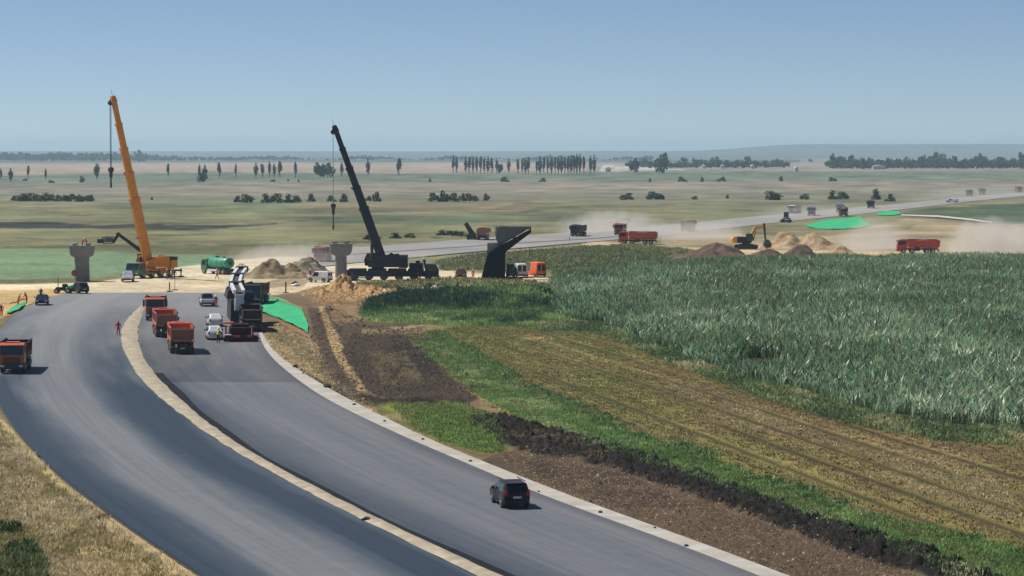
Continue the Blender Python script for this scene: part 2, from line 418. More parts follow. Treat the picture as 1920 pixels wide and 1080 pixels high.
m = sdist(U, V, FIELD) < 0
off = rows_off(XX[m], YY[m])
al = XX[m] * rdir[0] + YY[m] * rdir[1]
st = fbm(off / 0.8, al / 60, 71, 2) - 0.5
wide = fbm(off / 5.0, al / 200, 72, 2) - 0.5
ln = LINEF(off, al)
C[m] *= (1 + st * .9 + wide * 0.35)[:, None] * (1 - .75 * ln[:, None])
# weeds, green verge
WEED = [(672,588),(690,570),(760,556),(860,550),(1000,546),(1040,560),(1080,604),(1000,612),(860,612),(760,606),(690,603)]
paint(WEED, (84,104,48), 4, 2, .97, scale=5)
paint([(720,560),(860,550),(1010,548),(1050,580),(900,574),(740,586)], (44,66,42), 3, 2, .85, .3, scale=6)
VERGE = [(770,640),(840,628),(1010,738),(1160,800),(1330,862),(1540,940),(W,1072),(W,1120),(1830,1110),(1700,1055),(1500,975),(1300,905),(1100,842),(985,790),(900,742)]
paint(VERGE, (72,100,40), 6, 3, .9, scale=3)
paint([(1010,600),(1130,604),(1180,625),(1020,622)], (66,88,56), 3, 2, .9, scale=4)
paint([(1200,640),(1380,705),(1600,790),(W,830),(W,862),(1680,812),(1450,752),(1260,690)], (92,96,52), 6, 4, .85, scale=4)
SOIL = [(868,792),(890,783),(950,783),(1000,798),(1150,838),(1300,886),(1500,962),(1700,1024),(1890,1090),(1760,1090),(1600,1040),(1400,968),(1250,912),(1100,866),(1000,850),(950,838),(905,808)]
paint(SOIL, (26,24,23), 5, 2, .97, scale=2)
paint([(930,798),(1100,840),(1180,870),(1060,862),(960,845)], (84,72,54), 4, 2, .7, .45, scale=2)
# corn ground
CORN = [(1008,548),(1040,522),(1100,512),(1180,503),(1280,496),(1400,490),(1560,487),(W,486),(W,806),(1780,797),(1640,775),(1520,742),(1380,708),(1280,674),(1180,632),(1130,606),(1060,600),(1020,575)]
paint(CORN, (52,58,36), 3, 2, .97, scale=4)
# verge at the bottom left
paint([(-60,745),(20,800),(65,852),(125,910),(190,955),(250,1000),(330,1050),(420,1115),(-60,1115)], (170,152,110), 2, 1.5, .97, scale=2)
paint([(-60,790),(60,870),(130,925),(205,965),(150,990),(90,950),(-60,900)], (140,118,58), 5, 3, .9, .3, scale=2)
paint([(-60,880),(60,920),(130,970),(160,1010),(90,1030),(-60,960)], (176,156,128), 5, 3, .8, .4, scale=2)
paint([(150,1000),(230,960),(420,1115),(100,1115)], (172,148,112), 4, 3, .9, scale=2)
paint([(-60,970),(60,1000),(100,1060),(110,1115),(-60,1115)], (82,90,46), 8, 4, .8, .35, scale=2)
paint([(20,770),(68,840),(128,896),(190,944),(250,990),(310,1030),(380,1075),(370,1082),(250,1004),(180,952),(60,850),(8,775)], (172,150,114), 1.5, 1, .9, scale=2)
paint([(118,1006),(200,958),(212,964),(130,1014)], (70,58,40), 2, 1, .9, scale=1)
C = np.clip(C * (1 + (nC[..., None] - .5) * .5 * smooth(380, 520, V)[..., None]), 0.01, 0.8)
rs = np.random.default_rng(99)
for k in range(95):
    v0 = rs.uniform(366, 462); u0 = rs.uniform(-100, 1900) if v0 < 400 else rs.uniform(-100, 1000); w_ = rs.uniform(30, 190); h_ = rs.uniform(.5, 2.2) * (v0 - 340) / 80; sl = rs.uniform(-.02, .03) * w_
    paint([(u0, v0), (u0 + w_ * .4, v0 - h_ + sl * .4), (u0 + w_, v0 + sl), (u0 + w_ * .6, v0 + h_ + sl * .6)], [(70,78,56),(92,98,66),(160,148,112),(84,80,60),(100,122,82),(140,132,92)][k % 6], 1.6, 1.0, .75, .35, scale=7, asp=2)
sf = smooth(500, 440, V) * smooth(296, 330, V)
C *= (1 + sf * ((fbm(XX / 18, YY / 34, 90, 5) - .5) * 1.2 + (fbm(XX / 160, YY / 120, 91, 4) - .5) * .35))[..., None]
gl = C.mean(-1, keepdims=True); C += (gl * np.array([.97, 1.0, 1.04]) - C) * (.22 * smooth(440, 340, V))[..., None]  # distance haze put into the ground colour: greyer and bluer far off
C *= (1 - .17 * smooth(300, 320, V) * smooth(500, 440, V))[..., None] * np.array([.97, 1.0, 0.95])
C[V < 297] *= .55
# relief
Z = (nA - .5) * .12 * smooth(9000, 300, YY) + (nC - .5) * .07 * smooth(400, 150, YY)
md = 1 - smooth(-6, 4, sdist(U, V, SOIL)); Z += md * (0.35 + (nC - .5) * 1.1 + (fbm(XX / .35, YY / .35, 9, 2) - .5) * .35)
dk = 1 - smooth(-8, 4, sdist(U, V, [(560,692),(640,722),(720,745),(860,742),(885,757),(760,764),(700,764),(620,745)])); Z += dk * (0.15 + (nC - .5) * .9)
br = 1 - smooth(-8, 2, sdist(U, V, [(620,570),(830,604),(905,745),(700,750),(600,680),(575,572)])); Z += br * ((nC - .5) * .45 + (nA - .5) * .4)
gr = 1 - smooth(-8, 2, sdist(U, V, [(930,850),(1000,840),(1250,905),(1800,1110),(1560,1110),(1025,922)])); Z += gr * ((fbm(XX / .3, YY / .3, 19, 2) - .5) * .28)
ob = 1 - smooth(-4, 2, sdist(U, V, [(560,548),(640,528),(760,545),(1000,549),(1020,558),(680,568),(600,572)])); Z += ob * (.2 + (nC - .5) * .8)
# shallow trench and drainage cut at the bottom left
Z -= .35 * np.exp(-(sdist(U, V, [(118,1010),(205,960),(206,961),(119,1011)]) / 4) ** 2)
m = sdist(U, V, FIELD) < -5
Z[m] += st[:m.sum()] * .12 if st.shape == Z[m].shape else 0
# the ground stays under the carriageways
mid_l, mid_r = E_LL(YY) - .2, E_RS(YY) + .2
road = (XX > mid_l) & (XX < mid_r) & (YY > Y_NEAR) & (YY < Y_END)
lw = smooth(0, 2.5, np.maximum(mid_l - XX, XX - mid_r))
inY = (YY > Y_NEAR - 1) & (YY < Y_END + 2)
Z = np.where(inY, np.minimum(Z * lw, Z) * 1.0 + np.where(Z > 0, Z * lw - np.minimum(Z * lw, Z), 0), Z)
Z = np.where(road, -0.12, Z)
# low rises at the far edge of the plain
far = smooth(9500, 16500, YY)
Z += far * (17 + 8 * fbm(XX / 2500, YY / 6000, 40) + 42 * smooth(700, 1500, XX / (YY + 1) * 16000 - 300))
idx = np.arange(XX.size).reshape(XX.shape)
faces = np.stack([idx[:-1, :-1], idx[:-1, 1:], idx[1:, 1:], idx[1:, :-1]], -1).reshape(-1, 4)
verts = np.stack([XX, YY, Z], -1).reshape(-1, 3)
ground_mat = attr_mat('ground_cover', 0.95, ((.045, .2), (0.35, .18), (2.4, .24)), 0.6)
new_obj('ground', np_mesh('ground', verts, faces, ground_mat, C.reshape(-1, 3), True), kind='structure')

# ------------------------------------------------------------------ carriageways
def ribbon(name, e0, e1, y0, y1, nx, dy, z, m, bumpy=0.0, edge_drop=0.0):
    ys = np.arange(y0, y1 + dy, dy); ys[-1] = y1
    s = np.linspace(0, 1, nx)
    S, Yg = np.meshgrid(s, ys)
    Xg = e0(Yg) * (1 - S) + e1(Yg) * S
    Zg = np.full(Xg.shape, z)
    if bumpy:
        Zg = Zg + (fbm(Xg / .8, Yg / 1.2, 55, 4) - .5) * bumpy * np.sin(np.pi * np.clip(S, 0.02, .98)) + .10 * np.sin(np.pi * S)
        jit = (fbm(Yg / 3.5, Yg * 0 + np.where(S < .5, 3, 8), 57, 3) - .5) * .22
        Xg = Xg + jit * (np.abs(S - .5) > .35)
    if edge_drop:
        pass
    idx = np.arange(Xg.size).reshape(Xg.shape)
    f = np.stack([idx[:-1, :-1], idx[:-1, 1:], idx[1:, 1:], idx[1:, :-1]], -1).reshape(-1, 4)
    me = np_mesh(name, np.stack([Xg, Yg, Zg], -1).reshape(-1, 3), f, m, None, True)
    uvl = me.uv_layers.new(name='UVMap')
    uvs = np.stack([S, Yg / 100.0], -1).reshape(-1, 2)[f.ravel()]
    uvl.data.foreach_set('uv', uvs.astype(np.float32).ravel())
    return new_obj(name, me, kind='structure')
def asphalt_mat(name, stops, tj=None, dust=False):
    m = bpy.data.materials.new(name); m.use_nodes = True
    n, l = m.node_tree.nodes, m.node_tree.links
    b = n['Principled BSDF']
    uv = n.new('ShaderNodeUVMap'); sp = n.new('ShaderNodeSeparateXYZ'); l.new(uv.outputs[0], sp.inputs[0])
    def mapped(sx, sy, scale, detail=5):
        mp = n.new('ShaderNodeMapping'); mp.inputs['Scale'].default_value = (sx, sy, 1); l.new(uv.outputs[0], mp.inputs[0])
        z = n.new('ShaderNodeTexNoise'); z.inputs['Scale'].default_value = scale; z.inputs['Detail'].default_value = detail
        l.new(mp.outputs[0], z.inputs['Vector']); return z.outputs[0]
    def math_(op, a, b_):
        q = n.new('ShaderNodeMath'); q.operation = op
        for i, x in enumerate((a, b_)):
            if isinstance(x, (int, float)): q.inputs[i].default_value = x
            else: l.new(x, q.inputs[i])
        return q.outputs[0]
    big = mapped(2.2, 1.6, 1.5, 4)
    streak = mapped(14, 1.0, 2.2, 5)
    fine = mapped(60, 3.0, 2.0, 4)
    s = math_('ADD', sp.outputs[0], math_('MULTIPLY', math_('SUBTRACT', big, 0.5), 0.32))
    cr = n.new('ShaderNodeValToRGB'); l.new(s, cr.inputs[0])
    el = cr.color_ramp.elements
    while len(el) > 1: el.remove(el[-1])
    el[0].position, el[0].color = stops[0][0], (*stops[0][1], 1)
    for p, c in stops[1:]:
        e = el.new(p); e.color = (*c, 1)
    cur = cr.outputs[0]
    f = math_('ADD', math_('ADD', 1.0, math_('MULTIPLY', math_('SUBTRACT', streak, .5), .42)), math_('MULTIPLY', math_('SUBTRACT', fine, .5), .16))
    tz = n.new('ShaderNodeTexCoord'); sz = n.new('ShaderNodeTexNoise'); sz.inputs['Scale'].default_value = .55; sz.inputs['Detail'].default_value = 7; sz.inputs['Roughness'].default_value = .7
    l.new(tz.outputs['Object'], sz.inputs['Vector'])
    f = math_('MULTIPLY', f, math_('ADD', .80, math_('MULTIPLY', sz.outputs[0], .40)))
    if tj is not None:     # newer, darker paving beyond the transverse joint
        f = math_('MULTIPLY', f, math_('ADD', 0.62, math_('MULTIPLY', math_('LESS_THAN', sp.outputs[1], tj), .38)))
        seam = math_('LESS_THAN', math_('ABSOLUTE', math_('SUBTRACT', sp.outputs[1], tj), 0), 0.005)
        f = math_('ADD', f, math_('MULTIPLY', seam, .22))
    mx = n.new('ShaderNodeMix'); mx.data_type = 'RGBA'; mx.blend_type = 'MULTIPLY'; mx.inputs[0].default_value = 1
    l.new(cur, mx.inputs[6]); l.new(f, mx.inputs[7]); fin = mx.outputs[2]
    if dust:      # paler towards the unpaved end: site dust, with grazing sky sheen painted in
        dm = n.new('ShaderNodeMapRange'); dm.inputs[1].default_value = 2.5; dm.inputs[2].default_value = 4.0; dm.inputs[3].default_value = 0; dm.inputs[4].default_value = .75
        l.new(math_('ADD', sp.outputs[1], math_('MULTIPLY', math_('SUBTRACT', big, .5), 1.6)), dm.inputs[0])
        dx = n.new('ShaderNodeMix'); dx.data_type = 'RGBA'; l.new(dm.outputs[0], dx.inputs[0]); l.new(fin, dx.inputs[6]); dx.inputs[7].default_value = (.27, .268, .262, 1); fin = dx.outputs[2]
    l.new(fin, b.inputs['Base Color'])
    rr = n.new('ShaderNodeMapRange'); rr.inputs[1].default_value = .3; rr.inputs[2].default_value = .7; rr.inputs[3].default_value = .55; rr.inputs[4].default_value = .75
    l.new(streak, rr.inputs[0]); l.new(rr.outputs[0], b.inputs['Roughness'])
    b.inputs['Specular IOR Level'].default_value = 0.32
    tc = n.new('ShaderNodeTexCoord'); gz = n.new('ShaderNodeTexNoise'); gz.inputs['Scale'].default_value = 18; gz.inputs['Detail'].default_value = 3
    l.new(tc.outputs['Object'], gz.inputs['Vector'])
    bp = n.new('ShaderNodeBump'); bp.inputs['Strength'].default_value = .25; bp.inputs['Distance'].default_value = .02
    l.new(gz.outputs[0], bp.inputs['Height']); l.new(bp.outputs[0], b.inputs['Normal'])
    return m
a_, b_, c_ = (.018, .034, .054), (.052, .070, .092), (.150, .157, .165)
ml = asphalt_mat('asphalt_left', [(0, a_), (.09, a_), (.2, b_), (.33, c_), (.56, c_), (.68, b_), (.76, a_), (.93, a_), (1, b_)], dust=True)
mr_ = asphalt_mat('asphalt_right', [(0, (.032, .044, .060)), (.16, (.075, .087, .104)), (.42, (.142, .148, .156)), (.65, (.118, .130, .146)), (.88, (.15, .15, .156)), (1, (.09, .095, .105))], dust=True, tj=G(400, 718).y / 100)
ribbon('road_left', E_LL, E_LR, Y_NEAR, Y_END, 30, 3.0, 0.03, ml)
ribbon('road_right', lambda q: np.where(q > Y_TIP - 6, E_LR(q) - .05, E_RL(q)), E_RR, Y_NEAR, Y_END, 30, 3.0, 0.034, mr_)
grit = mat('median_gravel', (.42, .36, .26), .95, scale=.8, bump=.8, var=.3, dirt=.4, dirt_col=(.27, .22, .15))
ribbon('median_strip', E_LR, E_RL, Y_NEAR, Y_TIP, 12, 0.6, 0.04, grit, bumpy=.28)
base = mat('road_base', (.05, .05, .052), .9, scale=2, var=.2)
ribbon('road_bed', lambda q: E_LL(q) - .12, lambda q: E_RR(q) + .1, Y_NEAR, Y_END, 4, 6.0, -0.04, base)
sh = mat('shoulder_stone', (.47, .45, .41), .9, scale=.5, bump=.5, var=.2, dirt=.45, dirt_col=(.33, .27, .19))
ribbon('shoulder', E_RR, E_RS, Y_NEAR, Y_END, 6, 2.0, 0.012, sh)
# dark strip along the right carriageway's inner edge
ribbon('road_edge', lambda q: E_RL(q) - .05, lambda q: E_RL(q) + .75 + .25 * np.sin(q / 37.0) + .12 * np.sin(q / 5.3), Y_NEAR, G(300, 700).y, 3, 3.0, 0.039, mat('edge_dark', (.012, .014, .018), .9, scale=.6, var=.4, spec=.15))

# far dual carriageway under construction, rising away to the right
def gedge(pts, n=160):
    w = [G(u, v) for u, v in pts]
    seg = [0]
    for a, b in zip(w, w[1:]): seg.append(seg[-1] + (b - a).length)
    q = np.linspace(0, seg[-1], n)
    return np.stack([np.interp(q, seg, [p.x for p in w]), np.interp(q, seg, [p.y for p in w])], -1)
def strip(name, a, b, z, m, n=160):
    A, B = gedge(a, n), gedge(b, n)
    v = np.zeros((2 * n, 3)); v[:n, :2] = A; v[n:, :2] = B; v[:, 2] = z
    i = np.arange(n - 1)
    f = np.stack([i, n + i, n + i + 1, i + 1], -1)
    return new_obj(name, np_mesh(name, v, f, m), kind='structure')
far_asph = mat('far_asphalt', (.26, .262, .265), .85, scale=.04, var=.2, dirt=.45, dirt_col=(.36, .32, .26), spec=.2)
kerb_m = mat('drain_kerb', (.10, .10, .10), .9, scale=.2, var=.2)
T = [(560,486),(640,466),(720,461),(800,455),(880,449),(960,443),(1060,437),(1180,428),(1300,418),(1420,406),(1520,397),(1620,388),(1720,379),(1820,369),(1940,360)]
B1 = [(560,496),(650,479),(720,474),(800,468.5),(880,463),(915,460),(1000,455),(1100,449),(1200,441),(1300,431),(1420,417),(1520,408),(1620,398.5),(1720,388),(1820,376),(1940,364)]
B2 = [(560,506),(660,494),(720,489),(800,481.5),(880,474),(915,471),(1000,464),(1100,455),(1200,446),(1300,436),(1420,422),(1520,411),(1620,401),(1720,390),(1820,378),(1940,366)]
strip('far_road', T, B2, 0.12, far_asph)
strip('drain_channel', [(a, b - .8) for a, b in B1[1:9]], [(a, b + .8) for a, b in B1[1:9]], 0.135, kerb_m, 60)
strip('drain_edge', [(a, b - .9) for a, b in B2[3:8]], [(a, b + .5) for a, b in B2[3:8]], 0.135, kerb_m, 60)
strip('dirt_track', [(1690,403),(1760,405),(1820,411),(1860,417)], [(1690,405),(1760,408),(1820,414),(1860,419)], 0.2, mat('track_dust', (.55, .5, .42), .9, scale=.1))
# ------------------------------------------------------------------ plants and crops
def in_poly_points(poly, n, seed=0, extra=1.0):
    """n points spread evenly over the ground inside a surveyed outline"""
    r = np.random.default_rng(seed)
    P = np.array([[G(u, max(v, 292)).x, G(u, max(v, 292)).y] for u, v in poly])
    lo, hi = P.min(0), P.max(0); out = []; got = 0
    while got < n:
        q = r.uniform(lo, hi, (n * 2, 2)); q = q[sdist(q[:, 0], q[:, 1], P) < 0]; out.append(q); got += len(q)
    return np.concatenate(out)[:n], P
_zt = None
def zground(x, y):
    """terrain height under x, y"""
    i = np.clip(np.searchsorted(Yr, y) - 1, 0, len(Yr) - 2)
    j = np.clip(np.searchsorted(ts, x / y) - 1, 0, len(ts) - 2)
    a = (y - Yr[i]) / (Yr[i + 1] - Yr[i]); b = (x / y - ts[j]) / (ts[j + 1] - ts[j])
    return (Z[i, j] * (1 - b) + Z[i, j + 1] * b) * (1 - a) + (Z[i + 1, j] * (1 - b) + Z[i + 1, j + 1] * b) * a
def blades(name, pts, per, h, w, spread, lean, cols, mat_, seed=0, hvar=.4, droop=.3, label=None, cat=None, clump=None, hfield=None, gain=1.5, pv=.35, desat=.22, tassel=False):
    """tufts of bent leaves, each a quad and a tip"""
    r = np.random.default_rng(seed)
    n = len(pts); N = n * per
    base = np.repeat(pts, per, 0) + r.normal(0, spread, (N, 2))
    z0 = zground(base[:, 0], base[:, 1])
    hs = np.repeat(h * (1 + r.uniform(-hvar, hvar, n)), per) * r.uniform(.7, 1.1, N)
    if hfield is not None: hs = hs * np.repeat(hfield, per)
    a = r.uniform(0, 2 * np.pi, N); ln = r.uniform(.3, 1, N) * lean * hs
    dx, dy = np.cos(a), np.sin(a); f = r.uniform(0, 2 * np.pi, N)
    wx, wy = np.cos(f) * w * hs * .5, np.sin(f) * w * hs * .5
    if tassel:      # every plant carries one upright pale tassel
        ti = np.arange(N) % per == 0; ln = np.where(ti, ln * .12, ln); hs = np.where(ti, hs * 1.12, hs); wx = np.where(ti, wx * .55, wx); wy = np.where(ti, wy * .55, wy)
        base = np.where(ti[:, None], np.repeat(pts, per, 0), base)
    V_ = np.zeros((N, 5, 3))
    for k, (t, s) in enumerate(((0, .6), (.55, 1.0))):
        px = base[:, 0] + dx * ln * t ** 1.5; py = base[:, 1] + dy * ln * t ** 1.5; pz = z0 + hs * t
        V_[:, 2 * k] = np.stack([px - wx * s, py - wy * s, pz], -1)
        V_[:, 2 * k + 1] = np.stack([px + wx * s, py + wy * s, pz], -1)
    V_[:, 4] = np.stack([base[:, 0] + dx * ln, base[:, 1] + dy * ln, z0 + hs * (1 - droop * r.uniform(0, 1, N))], -1)
    o = (np.arange(N) * 5)[:, None]
    tri = np.concatenate([o + [0, 1, 3], o + [0, 3, 2], o + [2, 3, 4]], 0)
    pal = lin(cols); pal = pal + (pal.mean(1, keepdims=True) - pal) * desat; ci = r.integers(0, len(pal), n) if clump is None else np.clip((clump * len(pal)).astype(int), 0, len(pal) - 1)
    c = np.clip(pal[ci] * gain, 0, .75) * r.uniform(1 - pv, 1 + pv, n)[:, None]
    c = np.repeat(c, per, 0) * r.uniform(.8, 1.2, N)[:, None]
    c = np.repeat(c, 5, 0)
    if tassel: c[np.repeat(ti, 5) & (np.arange(N * 5) % 5 >= 2)] = lin((196, 188, 140))
    me = np_mesh(name, V_.reshape(-1, 3), tri, mat_, c)
    o = new_obj(name, me, kind='stuff')
    if label: o['label'] = label
    if cat: o['category'] = cat
    return o
leafy = attr_mat('leaf', .5, ((1.2, .2),), 0, .4, .4)
corn_leaf = attr_mat('corn_leaf', .38, ((.05, .2),), 0, .4, .6)
straw = attr_mat('straw', .8, ((1.0, .2),), 0, .3, .2)
# corn: rows of plants, each with a stalk's worth of arching leaves and a pale tassel
pts, P = in_poly_points(CORN, 52000, 3)
nn = fbm(pts[:, 0] / 12, pts[:, 1] / 25, 81, 4)
edge_d = -sdist(pts[:, 0], pts[:, 1], P)
keep = (edge_d > 1.0 * vnoise(pts[:, 0] / 4, pts[:, 1] / 4, 5)) & ~((nn < .33) & (edge_d < 9))
pts, nn, edge_d = pts[keep], nn[keep], edge_d[keep]
hf = np.clip(.62 + edge_d / 14, .5, 1.0) * (.9 + .35 * (nn - .5)) + .0
o = blades('corn_crop', pts, 6, 2.1, .096, .15, .68, [(88,116,80),(84,116,84),(98,130,94),(116,148,112),(146,170,138),(176,194,164)], corn_leaf, 4, .15, .35,
           'tall green corn crop covering the field right of the brown stubble', 'corn', clump=np.clip(nn * .9 - .05 + .34 * smooth(600, 790, UV(pts[:, 0], pts[:, 1], 0 * pts[:, 0])[1]) + rng.normal(0, .16, len(nn)), 0, .999) * .999, hfield=hf, gain=1.16, pv=.7, desat=.0, tassel=True)
# stubble field: dry stalks and weeds in rows
pts, P = in_poly_points(FIELD, 39000, 5)
off = rows_off(pts[:, 0], pts[:, 1]); sn = np.floor(off / .8) * .8 + .4
g = fbm(off / 5, pts[:, 1] / 40, 72, 2)
al_ = pts[:, 0] * rdir[0] + pts[:, 1] * rdir[1]
o2 = sn + rng.normal(0, .12, len(sn)); k = .75
px = d0.x + rdir[0] * (al_ - (d0.x * rdir[0] + d0.y * rdir[1])) - rdir[1] * (off * (1 - k) + o2 * k)
py = d0.y + rdir[1] * (al_ - (d0.x * rdir[0] + d0.y * rdir[1])) + rdir[0] * (off * (1 - k) + o2 * k)
q = np.stack([px, py], -1)
lf = LINEF(rows_off(q[:, 0], q[:, 1]), q[:, 0] * rdir[0] + q[:, 1] * rdir[1])
offq = rows_off(q[:, 0], q[:, 1]); alq = q[:, 0] * rdir[0] + q[:, 1] * rdir[1]
kp = lf < rng.uniform(.12, .5, len(lf)); q = q[kp]; offq = offq[kp]; alq = alq[kp]; lf = lf[kp]
cl = .5 * fbm(offq / 1.5, alq / 30, 61, 4) + .5 * fbm(q[:, 0] / 5, q[:, 1] / 16, 62, 4)
uq, vq = UV(q[:, 0], q[:, 1], 0 * q[:, 0])
greenbias = -.22 + .7 * smooth(60, -60, sdist(uq, vq, [(1230,700),(1500,770),(1900,850),(1920,1000),(1600,900),(1300,780)]))
blades('field_stubble', q, 5, .15, .48, .22, 1.0, [(84,98,52),(94,106,56),(88,104,52),(108,114,56),(126,122,66),(110,100,62),(122,102,68),(104,86,60),(132,110,78),(150,136,98)], straw, 6, .4, .3,
       'olive and brown stubble rows between the black soil and the corn', 'stubble', clump=np.where(lf > .5, rng.uniform(0, .19, len(cl)), np.clip(.2 + .8 * (cl * 2.1 - .55 + rng.normal(0, .16, len(cl)) + greenbias), .2, .99)), hfield=1.0 + .6 * (cl - .5), gain=1.72, pv=.45)
pts, P = in_poly_points(VERGE, 11000, 8)
blades('green_verge', pts, 5, .22, .22, .22, .7, [(58,82,40),(70,96,46),(88,112,58),(76,102,50),(104,122,68),(124,130,80)], leafy, 9, .5, .3,
       'bright green weeds along the black soil ridge', 'weeds', gain=2.6, clump=np.clip(fbm(pts[:, 0] / 4, pts[:, 1] / 6, 62, 4) * 1.8 - .4, 0, .99))
pts, P = in_poly_points(WEED, 12500, 10)
cl = fbm(pts[:, 0] / 6, pts[:, 1] / 16, 63, 4)
back = smooth(G(900, 585).y, G(900, 570).y, pts[:, 1])
blades('tall_weeds', pts, 5, .75, .13, .3, .4, [(34,54,38),(44,66,42),(60,84,46),(84,106,54),(104,120,64),(140,138,92)], leafy, 11, .5, .3,
       'dense patch of tall green weeds in front of the sandy track', 'weeds', clump=np.clip(cl * 1.9 - .25 - back * .45 + rng.normal(0, .1, len(cl)), 0, .99), hfield=(.6 + .9 * back) * (.7 + .6 * cl), pv=.45, gain=2.7)
GP = [(735,760),(860,756),(930,780),(950,850),(900,850),(840,832),(780,806)]
pts, P = in_poly_points(GP, 3800, 12)
blades('short_grass', pts, 4, .2, .25, .2, .6, [(98,124,56),(112,132,64),(128,134,78),(84,104,52)], leafy, 13, .5, .3, 'bright green short grass beside the pale shoulder', 'grass')
VB = [(-60,770),(10,800),(56,852),(116,910),(182,955),(240,1000),(320,1050),(400,1110),(-60,1110)]
pts, P = in_poly_points(VB, 15000, 14)
cl = fbm(pts[:, 0] / 2.2, pts[:, 1] / 5, 64, 4)
u_, v_ = UV(pts[:, 0], pts[:, 1], 0 * pts[:, 0])
bare = ((sdist(u_, v_, VB) > -14) & (u_ > 0) & (rng.random(len(pts)) < .85)) | ((sdist(u_, v_, [(60,905),(110,950),(150,985),(110,1010),(30,960)]) < 4) & (rng.random(len(pts)) < .7)) | ((sdist(u_, v_, [(140,1010),(220,965),(380,1075),(430,1120),(150,1120)]) < 0) & (rng.random(len(pts)) < .55))
green = sdist(u_, v_, [(-80,985),(30,1000),(70,1055),(80,1120),(-80,1120)]) < 8
cc = np.clip(cl * 1.5 - .25 + rng.normal(0, .12, len(cl)), 0, .99) * .62 + .36
cc = np.where(green & (cl > .4), cc * .4, cc)
hf = np.where(green & (cl > .45), 1.7, 1.0) * (.5 + cl)
pts, cc, hf = pts[~bare], cc[~bare], hf[~bare]
blades('verge_grass', pts, 6, .30, .16, .16, .75, [(44,66,36),(58,80,42),(100,108,60),(138,128,76),(150,138,92),(170,156,116),(186,170,136)], straw, 15, .4, .35,
       'dry yellow grass and weeds on the verge at the bottom left', 'grass', clump=cc, hfield=hf)
pts, P = in_poly_points([(820,490),(900,477),(1180,458),(1300,470),(1240,496),(1040,518),(1028,506),(830,508)], 9000, 16)
blades('bank_grass', pts, 4, .5, .3, .5, .6, [(96,108,66),(112,118,74),(128,126,84),(84,98,58)], leafy, 17, .5, .3, 'green and tan grass on the bank behind the orange van', 'grass')
pts, P = in_poly_points([(660,532),(860,522),(980,528),(1020,530),(1030,548),(860,536),(700,545)], 1500, 18)
blades('roadside_weeds', pts, 5, .55, .2, .3, .6, [(78,92,50),(96,104,60),(140,128,80)], leafy, 19, .5, .3, 'sparse weeds on the sandy ground under the black crane', 'weeds')
CE = [(1010,602),(1130,606),(1210,642),(1330,684),(1480,730),(1640,778),(1780,800),(W,812),(W,850),(1760,828),(1600,798),(1440,750),(1300,700),(1190,652),(1120,622),(1010,620)]
pts, P = in_poly_points(CE, 6500, 33)
ce = fbm(pts[:, 0] / 3, pts[:, 1] / 8, 68, 4)
blades('field_margin', pts, 5, .34, .25, .25, .7, [(62,84,48),(76,98,56),(92,112,64),(112,120,72),(140,132,88)], leafy, 34, .5, .3,
       'fuzzy green weeds along the lower edge of the corn', 'weeds', clump=np.clip(ce * 1.7 - .35, 0, .99), hfield=.5 + 1.2 * ce, gain=2.0)
# low clumps that let the green verge run out unevenly into the stubble
pts, P = in_poly_points([(800,630),(835,622),(1015,728),(1165,788),(1345,852),(1550,930),(W,1062),(W,1085),(1550,952),(1335,870),(1155,806),(1005,744)], 4500, 35)
ce = fbm(pts[:, 0] / 2.2, pts[:, 1] / 7, 69, 4); pts = pts[ce > .52]; ce = ce[ce > .52]
blades('verge_clumps', pts, 5, .3, .28, .2, .8, [(60,86,40),(76,104,50),(94,116,60)], leafy, 36, .5, .3, 'ragged green clumps where the verge runs into the stubble', 'weeds', gain=2.1)
# pale clods and stones on the brown strip and the soil ridge
def clods(name, poly, n, size, cols, seed, label, cat):
    r = np.random.default_rng(seed)
    pts, P = in_poly_points(poly, n, seed)
    t = np.array([[1,0,-.35],[-.5,.87,-.35],[-.5,-.87,-.35],[.1,.05,1]])
    fc = np.array([[0,1,3],[1,2,3],[2,0,3]])
    s = size * r.lognormal(0, .5, n); a = r.uniform(0, 6.28, n)
    V_ = np.zeros((n, 4, 3))
    for k in range(4):
        jx = t[k] * (1 + r.uniform(-.35, .35, (n, 3)))
        V_[:, k, 0] = pts[:, 0] + s * (jx[:, 0] * np.cos(a) - jx[:, 1] * np.sin(a))
        V_[:, k, 1] = pts[:, 1] + s * (jx[:, 0] * np.sin(a) + jx[:, 1] * np.cos(a))
        V_[:, k, 2] = zground(pts[:, 0], pts[:, 1]) + s * jx[:, 2] * .8
    f = ((np.arange(n) * 4)[:, None, None] + fc).reshape(-1, 3)
    c = np.repeat(lin(cols)[r.integers(0, len(cols), n)] * r.uniform(.7, 1.3, n)[:, None], 4, 0)
    new_obj(name, np_mesh(name, V_.reshape(-1, 3), f, straw, c), kind='stuff', label=label, category=cat)
clods('brown_clods', [(930,852),(1000,840),(1250,908),(1800,1110),(1500,1110),(1025,926)], 34000, .03, [(96,78,62),(70,56,44),(122,102,84),(50,42,35),(168,150,130)], 21, 'brown and tan clods covering the strip beside the road', 'clods')
clods('black_clods', SOIL, 12000, .085, [(26,24,24),(38,34,32),(18,17,18),(58,52,46)], 22, 'black crumbly clods on the soil ridge', 'clods')
clods('dark_clods', [(620,572),(700,610),(830,620),(905,745),(860,758),(720,752),(600,700),(575,600)], 16000, .065, [(62,52,42),(46,40,34),(84,72,56),(36,32,30),(112,98,80)], 23, 'dark clods on the churned earth left of the field', 'clods')
clods('tan_clods', [(560,548),(640,528),(760,545),(1000,549),(1020,558),(760,560),(680,570),(600,575)], 12000, .085, [(168,134,92),(144,112,78),(186,156,114),(112,90,66)], 24, 'orange brown clods in front of the black crane', 'clods')
